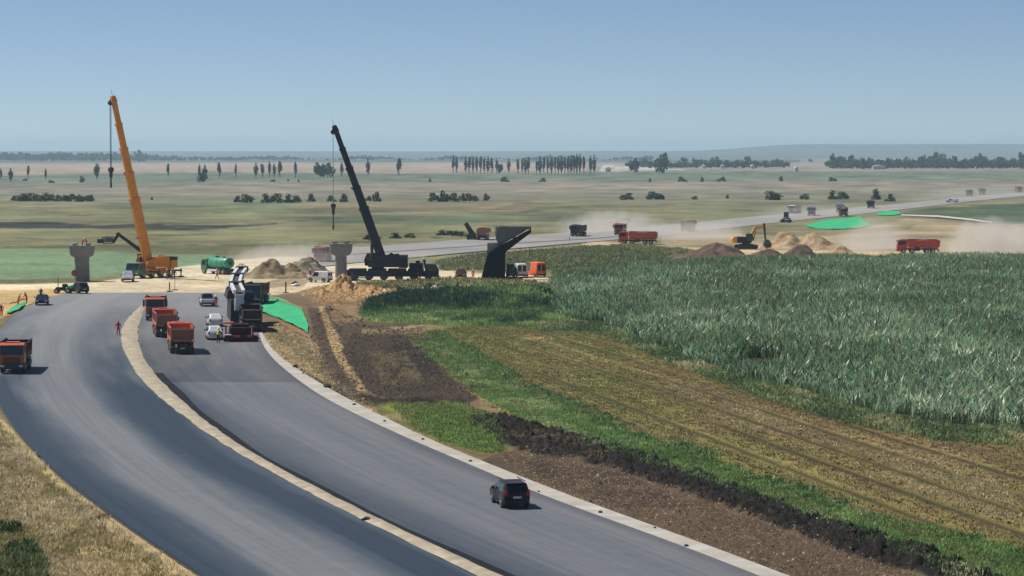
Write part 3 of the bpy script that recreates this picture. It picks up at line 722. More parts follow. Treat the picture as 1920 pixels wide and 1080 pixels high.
clods('bank_clods', [(492,605),(560,612),(590,640),(640,720),(700,762),(760,800),(690,770),(560,700),(500,650)], 9000, .055, [(150,130,98),(104,90,68),(178,158,124),(72,64,50)], 27, 'tan and brown clods on the bank beside the pale shoulder', 'clods')
pts, P = in_poly_points([(496,615),(560,625),(640,722),(740,790),(860,852),(820,838),(680,765),(560,698),(505,650)], 1500, 28)
blades('bank_weeds', pts, 4, .16, .35, .2, 1.0, [(128,122,78),(150,136,92),(112,112,68),(172,156,116)], straw, 29, .5, .3, 'sparse dry tufts on the bank beside the pale shoulder', 'weeds', gain=1.9)
clods('median_stones', [(225,624),(236,600),(262,580),(262,610),(260,650),(300,712),(406,800),(650,942),(940,1080),(880,1075),(600,937),(366,797),(244,683)], 5000, .03, [(196,174,134),(150,130,98),(216,200,166)], 25, 'small stones on the gravel median', 'stones')

# ------------------------------------------------------------------ trees and bushes
tree_leaf = attr_mat('tree_leaf', .6, ((.4, .25),), 0, .2, .3)
bark = mat('bark', (.12, .10, .08), .9, scale=1.0, bump=.5)
def crown_mesh(name, shape, n, leaf, seed, cols, clumps=14):
    """many leaf-clump faces scattered through an uneven crown"""
    r = np.random.default_rng(seed)
    cen = []; 
    while len(cen) < clumps:
        p = r.uniform(-1, 1, 3)
        if p[0] ** 2 + p[1] ** 2 + p[2] ** 2 < 1: cen.append(p)
    cen = np.array(cen); k = r.integers(0, clumps, n)
    rad = r.uniform(.2, .42, clumps)[k]
    d = r.normal(0, 1, (n, 3)); d /= np.linalg.norm(d, axis=1)[:, None]
    p = cen[k] * .72 + d * (rad * r.uniform(.5, 1, n) ** .5)[:, None]
    pos = np.stack(shape(p), -1)
    a = r.normal(0, 1, (n, 3)); a /= np.linalg.norm(a, axis=1)[:, None]
    b = np.cross(a, r.normal(0, 1, (n, 3))); b /= np.linalg.norm(b, axis=1)[:, None]
    s = leaf * r.uniform(.6, 1.4, n)[:, None]
    V_ = np.stack([pos + a * s, pos + b * s, pos - a * s * .9, pos - b * s * .8], 1)
    f = (np.arange(n) * 4)[:, None] + np.array([0, 1, 2, 3])
    c = lin(cols)[r.integers(0, len(cols), clumps)][k] * r.uniform(.8, 1.2, n)[:, None]
    return np_mesh(name, V_.reshape(-1, 3), f, tree_leaf, np.repeat(c, 4, 0))
GREENS = [(60,82,54),(70,94,62),(52,72,50),(84,104,68)]
def make_tree(name, label, h, w, zc, kind, seed, group=None, n=420, leaf=.5, cat='tree'):
    t = thing(name, label, cat, (0, 0, 0), 0, group)
    r = random.Random(seed)
    tr = MB(); top = h * .8
    tr.cyl((0, 0, -.3), (r.uniform(-.2, .2), 0, top * .5), .035 * h * .4 + .06, .02 * h * .4 + .04, 7)
    tr.cyl((0, 0, top * .48), (r.uniform(-.3, .3), 0, top), .02 * h * .4 + .04, .03, 6)
    for i in range(5):
        z = h * r.uniform(.25, .6); a = r.uniform(0, 6.28)
        tr.cyl((0, 0, z), (math.cos(a) * w * .35, math.sin(a) * w * .35, z + h * .18), .07, .03, 5)
    tr.build('trunk', bark, t)
    if kind == 'poplar':
        sh_ = lambda p: (p[:, 0] * w * .5 * (1 - .55 * np.clip(p[:, 2], 0, 1)), p[:, 1] * w * .5, h * .54 + p[:, 2] * h * .46)
    else:
        sh_ = lambda p: (p[:, 0] * w * .5, p[:, 1] * w * .5, zc + p[:, 2] * (h - zc))
    new_obj('crown', crown_mesh('crown', sh_, n, leaf, seed, GREENS, 22 if kind == 'poplar' else 14), t)
    return t
# the far poplar windbreak
pop = [make_tree('poplar_tree', 'x', 19, w_, 0, 'poplar', 30 + i, n=620, leaf=.55) for i, w_ in enumerate((4.0, 3.4, 5.2))]
row = [(850,325,36),(856,325,34),(873,326,35),(880,326,35),(887,326,34),(894,326,35),(901,326,36),(908,326,35),(915,326,35),(922,326,33),(931,326,33),(954,326,30),
       (971,327,31),(979,327,34),(985,327,34),(991,327,36),(1006,327,30),(1012,327,36),(1020,327,36),(1027,327,35),(1034,327,35),(1041,327,36),(1047,327,36),(1053,327,37),(1059,327,37),(1065,327,38),(1071,327,38),(1076,327,40),(1081,327,42),(1087,327,41),(1095,327,37),(1107,326,37),(1114,326,38)]
others = [(2,338,24,'leftmost poplar, cut by the photo edge'),(20,341,27,'thin poplar in the pink field, second from the left'),(53,336,28,'bushy poplar in the pink field between two thin ones'),(86,338,25,'pale poplar in the pink field, fourth from the left'),(182,337,33,'lone poplar left of the orange crane hook'),
          (315,333,29,'thin dark poplar just right of the orange boom'),(374,338,33,'left poplar of a close pair above a bush'),(384,338,30,'right poplar of a close pair above a bush'),(411,333,31,'poplar standing alone right of the close pair'),(442,334,30,'thin poplar midway between the two cranes'),
          (480,334,30,'leftmost of five thin poplars between the cranes'),(492,333,28,'second of five thin poplars between the cranes'),(505,332,33,'middle one of five thin poplars between the cranes'),(514,332,27,'fourth of five thin poplars between the cranes'),(525,332,33,'rightmost of five thin poplars between the cranes'),
          (554,333,33,'dark poplar left of the tree clump behind the black hook'),(690,330,35,'solid poplar right of the black crane boom'),(748,329,36,'broad dark poplar alone before the windbreak'),(641,332,30,'pale poplar seen just left of the black boom'),(658,331,26,'faint poplar seen behind the black boom')]
used = [False] * 3
def place_tree(protos, used, i, u, v, hpx, label, group=None, wide=1.0, h0=19):
    p = G(u, v); s = hpx * p.y / F / h0
    k = i % len(protos)
    if not used[k]:
        o = protos[k]; used[k] = True; o.location = p; o['label'] = label
        o.rotation_euler = (0, 0, i * 1.7)
    else: o = dup(protos[k], label, p, i * 1.7)
    o.scale = (s * wide, s * wide, s)
    if group: o['group'] = group
    elif 'group' in o: del o['group']
    return o
for i, (u, v, h) in enumerate(row):
    place_tree(pop, used, i, u, v, h, 'slim poplar in the long windbreak right of the black boom', 'poplars of the long windbreak', .95 + .15 * math.sin(i * 2.3))
for i, (u, v, h, lb) in enumerate(others):
    place_tree(pop, used, i + 1, u, v, h, lb, None, 1.25 + .3 * math.sin(i * 1.9))
# round trees of the villages and woods behind
rnd = [make_tree('tree', 'x', 12, w_, 5.5, 'round', 50 + i, n=520, leaf=.75) for i, w_ in enumerate((10, 13, 8))]
usedr = [False] * 3
r5 = random.Random(5)
named = [(1189,325,34,'tall pale tree at the left end of the right hand woods',.8),(1241,326,45,'tallest tree of the right hand woods, forked at the top',.75),(1282,313,22,'round tree right of the tallest forked one',1),(1304,312,20,'pale round tree in a gap of the village wood',1),
         (1343,313,22,'round tree with a wide crown above the village',1.1),(1401,313,24,'darkest round tree over the low village wood',1.2),(1462,312,18,'low broad tree at the right end of the village wood',1.4),(1520,304,8,'small lone tree in the gap between two woods',1.2),
         (1560,316,34,'thin tall tree starting the far right wood',.5),(1571,316,26,'second thin tree of the far right wood',.5),(1583,316,26,'third thin tree of the far right wood',.6),(1596,316,32,'fourth thin tree of the far right wood',.6),
         (1728,315,32,'tall tree behind the white roofs of the farm',.7),(1755,315,34,'broad tall tree in the far right wood',1.1),(1791,315,27,'dark tree between two taller ones in the right wood',1),(1833,315,34,'pointed tall tree near the right edge of the wood',.8),(1870,315,24,'rounded tree beyond the pointed one',1.1),(1916,314,34,'tree cut by the right edge of the photo',.8),
         (600,333,35,'broad tree clump beside the black crane rope',1.1),(614,333,32,'smaller tree leaning on the clump beside the black rope',.9),(380,341,20,'bush crowded under the close pair of poplars',1.5),(937,326,28,'bushy tree inside the poplar windbreak',.7),(264,304,26,'tall hazy tree behind the orange boom',1.1)]
for i, (u, v, h, lb, w_) in enumerate(named): place_tree(rnd, usedr, i, u, v, h, lb, None, w_, 12)
for i in range(62):
    u = 1180 + i * 4.8 + r5.uniform(-2, 2); place_tree(rnd, usedr, i, u, 314 + r5.uniform(-1, 1.5), r5.uniform(11, 19), 'bluish tree in the low wood above the village', 'trees of the village wood', r5.uniform(.9, 1.5), 12)
for i in range(84):
    u = 1556 + i * 4.5 + r5.uniform(-2, 2); place_tree(rnd, usedr, i, u, 316 + r5.uniform(-1, 1), r5.uniform(15, 26), 'bluish tree in the long wood at the far right', 'trees of the far right wood', r5.uniform(.8, 1.4), 12)
for i in range(128):
    u = -10 + i * 3.7 + r5.uniform(-2, 2)
    place_tree(rnd, usedr, i, u, 301 + r5.uniform(-1.0, 1.0), r5.uniform(11, 19) * (1 if u < 250 else .7 if u < 330 else .5), 'hazy tree in the horizon wood behind the orange crane', 'trees of the horizon wood', r5.uniform(1, 1.7), 12)
# the thin, unbroken line of trees before the horizon reads as one mass
hv, hf_, hc = [], [], []; nb = 0
for i in range(190):
    g = G(466 + i * 4.0 + r5.uniform(-2, 2), 300 + r5.uniform(-1.5, 1.0)); s_ = r5.uniform(3, 7.5) * (1 + .5 * math.sin(i / 7)) * g.y / F / 12; wd = s_ * r5.uniform(1.2, 2.2)
    me = next(c for c in rnd[i % 3].children if c.name.startswith('crown')).data; n_ = 90
    co = np.zeros(len(me.vertices) * 3, np.float32); me.vertices.foreach_get('co', co); co = co.reshape(-1, 3)[:n_ * 4]
    ca = np.zeros(len(me.vertices) * 4, np.float32); me.color_attributes['Col'].data.foreach_get('color', ca)
    hc.append(ca.reshape(-1, 4)[:n_ * 4, :3]); cen_ = co.reshape(-1, 4, 3).mean(1, keepdims=True)
    co = (cen_ + (co.reshape(-1, 4, 3) - cen_) * 1.9).reshape(-1, 3)
    hv.append(co * np.array([wd, wd, s_]) + np.array([g.x, g.y, -.5 * s_])); hf_.append(np.arange(n_ * 4).reshape(-1, 4) + nb); nb += n_ * 4
new_obj('tree_line', np_mesh('tree_line', np.concatenate(hv), np.concatenate(hf_), tree_leaf, np.concatenate(hc)), kind='stuff', label='thin hazy tree line before the horizon, behind both cranes', category='tree line')
# bushes on the plain
bsh = [make_tree('bush', 'x', 3.2, w_, 1.1, 'round', 70 + i, n=420, leaf=.28, cat='bush') for i, w_ in enumerate((4.5, 6.0))]
usedb = [False] * 2
bl = [(445,379,12,'leftmost small bush of the row between the cranes'),(462,380,17,'rounded bush right of the smallest one in the row'),(499,380,17,'tall bush starting the thick part of the row'),(520,380,18,'middle bush of the thick part of the row'),(540,380,16,'broad bush in the thick part of the row'),(554,380,14,'low bush ending the thick part of the row'),
      (584,378,15,'lone round bush left of the black crane rope'),(622,378,12,'small bush right behind the black crane rope'),(644,379,16,'round bush between rope and black boom'),(690,377,10,'low bush touching the right side of the black boom'),(707,378,18,'pointed bush right of the black boom'),
      (816,378,17,'left end bush of the darkest clump'),(830,378,20,'tallest bush of the darkest clump'),(846,378,17,'right bush of the darkest clump'),(868,377,14,'left bush of a pair beside the darkest clump'),(883,377,15,'right bush of a pair beside the darkest clump'),(911,376,13,'single round bush right of the pair'),
      (1175,375,14,'narrow leaning bush in the olive field'),(1216,374,10,'small left shoulder of the light green bush group'),(1228,374,16,'light green bush at the centre of its group'),(1242,374,9,'low bush right of the light green one'),(1303,374,7,'flat bush in the olive field'),(1364,372,7,'tiny bush left of the paired ones'),
      (1447,375,18,'slim bush left of a smaller twin'),(1458,375,12,'smaller twin of the slim bush'),(1510,374,11,'small round bush above the grey truck'),(1560,374,17,'dark bush above the blue truck'),(1578,374,15,'narrow bush beside the dark one above the blue truck'),(1643,374,20,'large round grey green bush left of the grader'),
      (947,341,10,'distant bush below the windbreak gap'),(806,341,7,'tiny distant bush left of the windbreak'),(1017,341,8,'wide low bush below the windbreak'),(1219,341,7,'small distant bush below the tallest tree'),(1279,341,10,'dark distant bush under the village wood'),(1316,341,9,'second dark bush under the village wood'),(1353,340,9,'third dark bush under the village wood'),(1465,340,10,'dark bush at the edge of the grey field'),(1561,340,8,'bush at the edge of the grey field, below the thin trees'),
      (153,342,12,'round bush left of the lone poplar'),(47,339,5,'tiny bush at the foot of the bushy poplar'),(285,375,6,'small bush by the orange boom'),(96,343,6,'tiny bush near the pale poplar'),(540,340,5,'tiny bush below the five poplars'),(512,341,5,'second tiny bush below the five poplars'),(560,341,5,'tiny bush below the dark poplar')]
for i, (u, v, h, lb) in enumerate(bl): place_tree(bsh, usedb, i, u, v, h, lb, None, 1.0 + .25 * math.sin(i * 3.1), 3.2)
for i in range(15):
    place_tree(bsh, usedb, i, 26 + i * 10.3, 377 + r5.uniform(-1.5, 1), r5.uniform(9, 15), 'dark shrub in the long low thicket at the left', 'shrubs of the left thicket', r5.uniform(1.1, 1.5), 3.2)
for i in range(9):
    u = [690,704,742,770,828,842,856,868,960][i]; v = [449,449,447,446,441,441,442,443,448][i]
    place_tree(bsh, usedb, i, u, v, r5.uniform(7, 11), 'dark scrub mound along the far edge of the new road', 'scrub behind the new road', 1.8, 3.2)
for i, (u, v, h) in enumerate([(720,545,9),(748,546,11),(806,540,10),(822,541,9),(1012,556,20),(1024,562,24),(1036,568,20),(700,552,7),(40,1040,60),(16,1075,70),(95,1020,42),(165,1085,30)][:8]):
    lb = ['weed clump left below the black crane','tall weed clump below the black crane','weed clump below the crane cab','small weed clump beside a white bag','shrub at the corner of the corn','darkest shrub at the corner of the corn','shrub leaning against the corn edge','small weed clump on the brown earth',
          'dark green shrub in the bottom left corner','shrub at the very bottom left corner','green shrub beside the straw patch','small shrub at the bottom edge beside the straw'][i]
    place_tree(bsh, usedb, i, u, v, h, lb, None, .9, 3.2)
# ------------------------------------------------------------------ people
def person_mesh(name, cloth, skin, stride=0.0, arm=0.15, bend=0.0):
    """one continuous figure grown over a skeleton, 1.78 m tall, facing +Y"""
    me = bpy.data.meshes.new(name)
    v, e, r = [], [], []
    def add(p, rad, par=None):
        v.append(p); r.append(rad)
        if par is not None: e.append((par, len(v) - 1))
        return len(v) - 1
    b = bend
    pel = add((0, 0, .95), .15)
    wa = add((0, b * .12, 1.10), .14, pel); ch = add((0, b * .35, 1.33), .17, wa)
    nk = add((0, b * .5, 1.50), .065, ch); hd = add((0, b * .58 + .01, 1.62), .10, nk); tp = add((0, b * .6, 1.72), .085, hd)
    for s in (-1, 1):
        st = stride * s
        hp = add((s * .10, 0, .88), .11, pel); kn = add((s * .11, st * .25 + .02, .50), .075, hp); an = add((s * .11, st * .5, .10), .055, kn)
        add((s * .12, st * .5 + .17, .05), .05, an)
        so = add((s * .20, b * .38, 1.43), .075, ch); el = add((s * (.26 + arm * .2), b * .4 - st * .15, 1.17), .052, so)
        wr = add((s * (.27 + arm * .5), b * .5 - st * .25 + .08, .93), .036, el); pm = add((s * (.27 + arm * .55), b * .5 - st * .26 + .10, .86), .04, wr)
        for k in range(4):
            f = add((s * (.25 + arm * .55 + k * .002), b * .5 - st * .26 + .07 + k * .02, .80 - .006 * (k in (1, 2))), .0095, pm)
            add((s * (.245 + arm * .55), b * .5 - st * .26 + .075 + k * .02, .765), .008, f)
        add((s * (.25 + arm * .5), b * .5 - st * .26 + .155, .84), .011, pm)
    me.from_pydata(v, e, [])
    o = bpy.data.objects.new('tmp', me); COL.objects.link(o)
    m = o.modifiers.new('s', 'SKIN')
    for i, rad in enumerate(r): me.skin_vertices[0].data[i].radius = (rad, rad * (.75 if i in (1, 2) else 1))
    me.skin_vertices[0].data[0].use_root = True
    o.modifiers.new('u', 'SUBSURF').levels = 1
    dg = bpy.context.evaluated_depsgraph_get(); ev = o.evaluated_get(dg)
    out = bpy.data.meshes.new_from_object(ev); out.name = name
    bpy.data.objects.remove(o)
    out.materials.clear(); out.materials.append(cloth); out.materials.append(skin)
    for p in out.polygons:
        c = p.center; p.use_smooth = True
        p.material_index = 1 if (c.z > 1.5 or (c.z < .9 and abs(c.x) > .235)) else 0
    return out
skin_m = mat('skin', (.45, .27, .19), .6, var=.05)
PM = {}
CL = {'red': (.50, .03, .02), 'orange': (.75, .13, .02), 'dark': (.03, .035, .05), 'pink': (.42, .03, .06), 'grey': (.2, .2, .22), 'yellow': (.6, .6, .05)}
def person(label, u, v, rz=0.0, cloth='red', pose=0, vest=None, hat=(.8, .8, .78), z=0.0, loc=None):
    p = loc if loc is not None else G(u, v, z)
    t = thing('person', label, 'person', p, rz)
    key = (cloth, pose)
    if key not in PM:
        PM[key] = person_mesh('body', mat('cloth_' + cloth, CL[cloth], .9, var=.15, scale=6), skin_m, (0, .55, .25, .1)[pose], (.1, .15, .3, .25)[pose], (0, .05, .1, .5)[pose])
    new_obj('body', PM[key], t)
    b = (0, .05, .1, .5)[pose]
    h = MB(); h.loft([[(rr * math.cos(a), b * .6 + rr * 1.15 * math.sin(a), zz) for a in [i * math.pi / 6 for i in range(12)]] for rr, zz in ((.15, 1.70), (.135, 1.71), (.125, 1.77), (.08, 1.82), (.02, 1.84))])
    h.build('helmet', mat('helmet_%d' % int(hat[1] * 100), hat, .4, var=.03), t, smooth_=True)
    f = MB(); f.ball((0, b * .58 + .115, 1.62), .016, .02, .022, 6, 4); f.build('nose', skin_m, t)
    e = MB()
    for s in (-1, 1): e.ball((s * .035, b * .58 + .095, 1.645), .012, .01, .008, 6, 4)
    e.build('eyes', mat('eye', (.03, .03, .03), .3), t)
    if vest:
        w = MB(); w.loft([[(a_ * math.cos(a), y_ + d_ * math.sin(a), zz) for a in [i * math.pi / 6 for i in range(12)]] for a_, d_, y_, zz in ((.19, .155, b * .1, 1.02), (.21, .165, b * .25, 1.2), (.225, .165, b * .36, 1.4), (.15, .11, b * .42, 1.48))], cap=False)
        w.build('vest', mat('vest_' + str(int(vest[0] * 100)), vest, .8, var=.1), t, smooth_=True)
    return t

# ------------------------------------------------------------------ vehicles
black = mat('black_rubber', (.022, .022, .024), .85, dirt=.35, dirt_col=(.16, .14, .11), scale=2)
steel = mat('dark_steel', (.035, .037, .042), .55, .3, dirt=.25, dirt_col=(.15, .13, .1), scale=2)
glass = mat('dark_glass', (.012, .016, .022), .12, spec=.8, var=.02)
plastic = mat('grey_plastic', (.05, .05, .055), .6)
chrome = mat('rim_metal', (.45, .45, .46), .35, .8, dirt=.2)
red_l = mat('red_lens', (.55, .01, .01), .25)
wht_l = mat('clear_lens', (.75, .75, .72), .15)
amber = mat('amber_lens', (.8, .25, .01), .3)
white_p = mat('white_paint', (.78, .79, .80), .3, dirt=.12, coat=.4)
plate = mat('number_plate', (.7, .7, .68), .4)
def paint_m(name, rgb, dirt=.12): return mat('paint_' + name, rgb, .45, spec=.1 if max(rgb) < .05 else .4, dirt=dirt, dirt_col=(.36, .29, .22), scale=1.2, coat=0 if max(rgb) < .05 else .2)
PAINT = {'orange': paint_m('orange', (.62, .10, .015)), 'red': paint_m('red', (.48, .022, .016)), 'rust': paint_m('rust', (.33, .095, .05), .15), 'brick': paint_m('brick', (.52, .075, .035)),
         'grey': paint_m('grey', (.16, .17, .20)), 'green': paint_m('green', (.02, .20, .11), .2), 'yellow': paint_m('yellow', (.70, .36, .035), .15), 'dark': paint_m('dark', (.018, .024, .035), .1),
         'white': white_p, 'blue': paint_m('blue', (.02, .09, .30), .05), 'darkblue': paint_m('darkblue', (.004, .014, .042), .02), 'maroon': paint_m('maroon', (.045, .01, .012), .05), 'crane': paint_m('crane', (.72, .25, .012), .03), 'navy': paint_m('navy', (.012, .022, .045), .05)}
WH = {}
def wheel(par, x, y, r=.52, w=.32, name='wheel', rim=None):
    key = (round(r, 2), round(w, 2), rim)
    if key not in WH:
        a = MB(); n = 18
        prof = [(-w / 2, r * .62), (-w / 2, r * .93), (-w * .36, r), (w * .36, r), (w / 2, r * .93), (w / 2, r * .62)]
        a.loft([[(px, pr * math.cos(2 * math.pi * i / n), pr * math.sin(2 * math.pi * i / n)) for i in range(n)] for px, pr in prof])
        b = MB(); b.cyl((-w / 2 - .012, 0, 0), (w / 2 + .012, 0, 0), r * .55, n=12).cyl((-w / 2 - .05, 0, 0), (w / 2 + .05, 0, 0), r * .22, n=8)
        WH[key] = (a.mesh('wheel', black, smooth_=False), b.mesh('rim', rim or chrome))
    o = new_obj(name, WH[key][0], par); o.location = (x, y, r)
    new_obj('rim', WH[key][1], o)
    return o
def dump_truck(label, loc, rz, cab='orange', tub='rust', style='round', group=None, mirrors=True):
    """four axle tipper, front towards +Y"""
    t = thing('dump_truck', label, 'dump truck', loc, rz, group)
    Pc, Pt = PAINT[cab], PAINT[tub]
    c = MB(); c.box(-.42, .42, -4.3, 3.9, .78, 1.12).box(-.6, .6, -4.35, -4.2, .55, .95).box(-1.1, -.75, -.2, 1.0, .55, 1.1).box(-1.2, 1.2, -4.42, -4.34, .52, .72)
    c.build('chassis', steel, t)
    b = MB(); b.prism([(2.35, 1.0), (4.45, .95), (4.5, 1.75), (4.36, 2.75), (4.05, 2.98), (2.35, 2.98)], -1.22, 1.22)
    cb = b.build('cab', Pc, t, bevel=.05)
    g = MB(); g.prism([(4.488, 1.83), (4.37, 2.72), (4.40, 2.72), (4.515, 1.83)], -1.1, 1.1); g.build('windshield', glass, cb)
    for s in (-1, 1):
        g = MB(); g.prism([(2.75, 1.95), (4.15, 1.8), (4.15, 2.55), (3.9, 2.68), (2.75, 2.68)], s * 1.215, s * 1.24); g.build('side_window', glass, cb)
        g = MB(); g.box(s * 1.27 - .02, s * 1.27 + .02, 4.2, 4.3, 2.05, 2.75).box(s * 1.46 - .13, s * 1.46 + .13, 4.12, 4.24, 1.85, 2.75)
        g.beam((s * 1.2, 4.2, 2.7), (s * 1.46, 4.2, 2.7), .05, .05); g.build('mirror', plastic, cb)
    g = MB(); g.box(-1.15, 1.15, 4.36, 4.62, 2.7, 2.82); g.build('sun_visor', plastic, cb)
    g = MB()
    for k in range(4): g.box(-.85, .85, 4.47, 4.53, 1.05 + k * .17, 1.15 + k * .17)
    g.build('grille', plastic, cb)
    g = MB(); g.box(-.75, .75, 2.6, 3.5, 2.98, 3.08, .1).box(-.2, .2, 3.6, 3.7, 2.98, 3.1); g.build('roof_box', Pc, cb)
    g = MB(); g.prism([(3.6, .5), (4.62, .48), (4.66, .95), (4.3, 1.02), (3.6, 1.02)], -1.24, 1.24); bp = g.build('bumper', plastic if cab != 'red' else Pc, t, bevel=.03)
    for s in (-1, 1):
        g = MB(); g.box(s * .92 - .2, s * .92 + .2, 4.63, 4.69, .68, .86); g.build('headlight', wht_l, t)
        g = MB(); g.box(s * 1.0 - .14, s * 1.0 + .14, -4.47, -4.41, .78, .94); g.build('taillight', red_l, t)
        for y in (3.15, 1.35): wheel(t, s * 1.04, y)
        for y in (-1.75, -3.1):
            wheel(t, s * .97, y, .52, .56)
        g = MB(); g.prism([(-3.75, 1.0), (-3.75, 1.12), (-1.1, 1.12), (-1.1, 1.0), (-1.2, .95), (-3.65, .95)], s * .68, s * 1.24); g.build('mudguard', plastic, t)
        g = MB(); g.box(s * .98 - .26, s * .98 + .26, -4.38, -4.35, .28, .74); g.build('mud_flap', black, t)
    g = MB(); g.cyl((.95, -.5, .85), (.95, .6, .85), .32, n=12); g.build('fuel_tank', chrome if cab == 'red' else steel, t)
    g = MB(); g.box(-.25, .25, -4.46, -4.43, .56, .68); g.build('number_plate', plate, t)
    # tub: open steel body, half-round or straight sided, with rim, ribs and tail gate
    if style == 'round':
        sec = [(-1.0, 1.45), (-.6, 1.22), (.6, 1.22), (1.0, 1.45), (1.22, 1.95), (1.25, 2.78), (1.15, 2.78), (1.12, 2.0), (.92, 1.58), (.55, 1.34), (-.55, 1.34), (-.92, 1.58), (-1.12, 2.0), (-1.15, 2.78), (-1.25, 2.78), (-1.22, 1.95)]
    else:
        sec = [(-1.18, 1.22), (1.18, 1.22), (1.25, 1.32), (1.25, 2.72), (1.17, 2.72), (1.17, 1.36), (-1.17, 1.36), (-1.17, 2.72), (-1.25, 2.72), (-1.25, 1.32)]
    g = MB(); n = len(sec)
    vs = [(x, -4.3 + (z - 1.2) * -.12, z) for x, z in sec] + [(x, 2.05 + (z - 1.2) * .06, z) for x, z in sec]
    g.add(vs, [(i, (i + 1) % n, n + (i + 1) % n, n + i) for i in range(n)])
    g.prism([(1.85, 1.22), (2.0, 1.22), (2.06, 2.86), (2.8, 2.98), (2.8, 3.05), (2.0, 2.94)], -1.2, 1.2)
    tb = g.build('tub', Pt, t)
    for s in (-1, 1): g = MB(); g.box(s * 1.24 - .06, s * 1.24 + .06, -4.5, 2.1, 2.74, 2.88); g.build('top_rail', Pt, tb)
    for k in range(5):
        y = -3.9 + k * 1.35
        for s in (-1, 1): g = MB(); g.prism([(s * 1.0, 1.40), (s * 1.23, 1.9), (s * 1.27, 2.75), (s * 1.32, 2.75), (s * 1.30, 1.88), (s * 1.06, 1.34)], y - .05, y + .05, 'y'); g.build('rib', Pt, tb)
    g = MB(); y0 = -4.36
    g.add([(x, y0 - .02 - (z - 1.2) * .12, z) for x, z in ((-1.0, 1.3), (1.0, 1.3), (1.2, 1.8), (1.2, 2.76), (-1.2, 2.76), (-1.2, 1.8))] + [(x, y0 + .06 - (z - 1.2) * .12, z) for x, z in ((-1.0, 1.3), (1.0, 1.3), (1.2, 1.8), (1.2, 2.76), (-1.2, 2.76), (-1.2, 1.8))],
          [(0, 1, 2, 3, 4, 5), (11, 10, 9, 8, 7, 6)] + [(i, 6 + i, 6 + (i + 1) % 6, (i + 1) % 6) for i in range(6)])
    tg = g.build('tailgate', PAINT['rust'] if tub in ('orange', 'brick') else Pt, tb)
    g = MB()
    for a0, a1 in (((-1.18, 1.6), (-1.18, 2.7)), ((1.18, 1.6), (1.18, 2.7)), ((-1.2, 2.66), (1.2, 2.66)), ((-1.0, 1.5), (1.0, 1.5))):
        g.beam((a0[0], y0 - .08 - (a0[1] - 1.2) * .12, a0[1]), (a1[0], y0 - .08 - (a1[1] - 1.2) * .12, a1[1]), .14, .12, up=(0, 1, 0))
    g.build('gate_frame', mat('gate_tan', (.33, .25, .18), .7, dirt=.2), tg)
    g = MB(); g.cyl((1.3, -4.2, 2.92), (1.3, 2.2, 2.96), .09, n=8); g.build('tarp_roll', black, tb)
    if style == 'round':
      g = MB()
      prof = [(-4.1, 2.3), (-2.8, 2.75), (-1.2, 2.9), (.4, 2.8), (1.8, 2.4)]
      g.loft([[(-1.1, y, 2.2), (-.6, y, z), (0, y, z + .08), (.6, y, z - .02), (1.1, y, 2.2)] for y, z in prof]); g.build('load', mat('gravel_load', (.25, .21, .17), .95, scale=4, bump=.8, var=.4), tb)
    return t

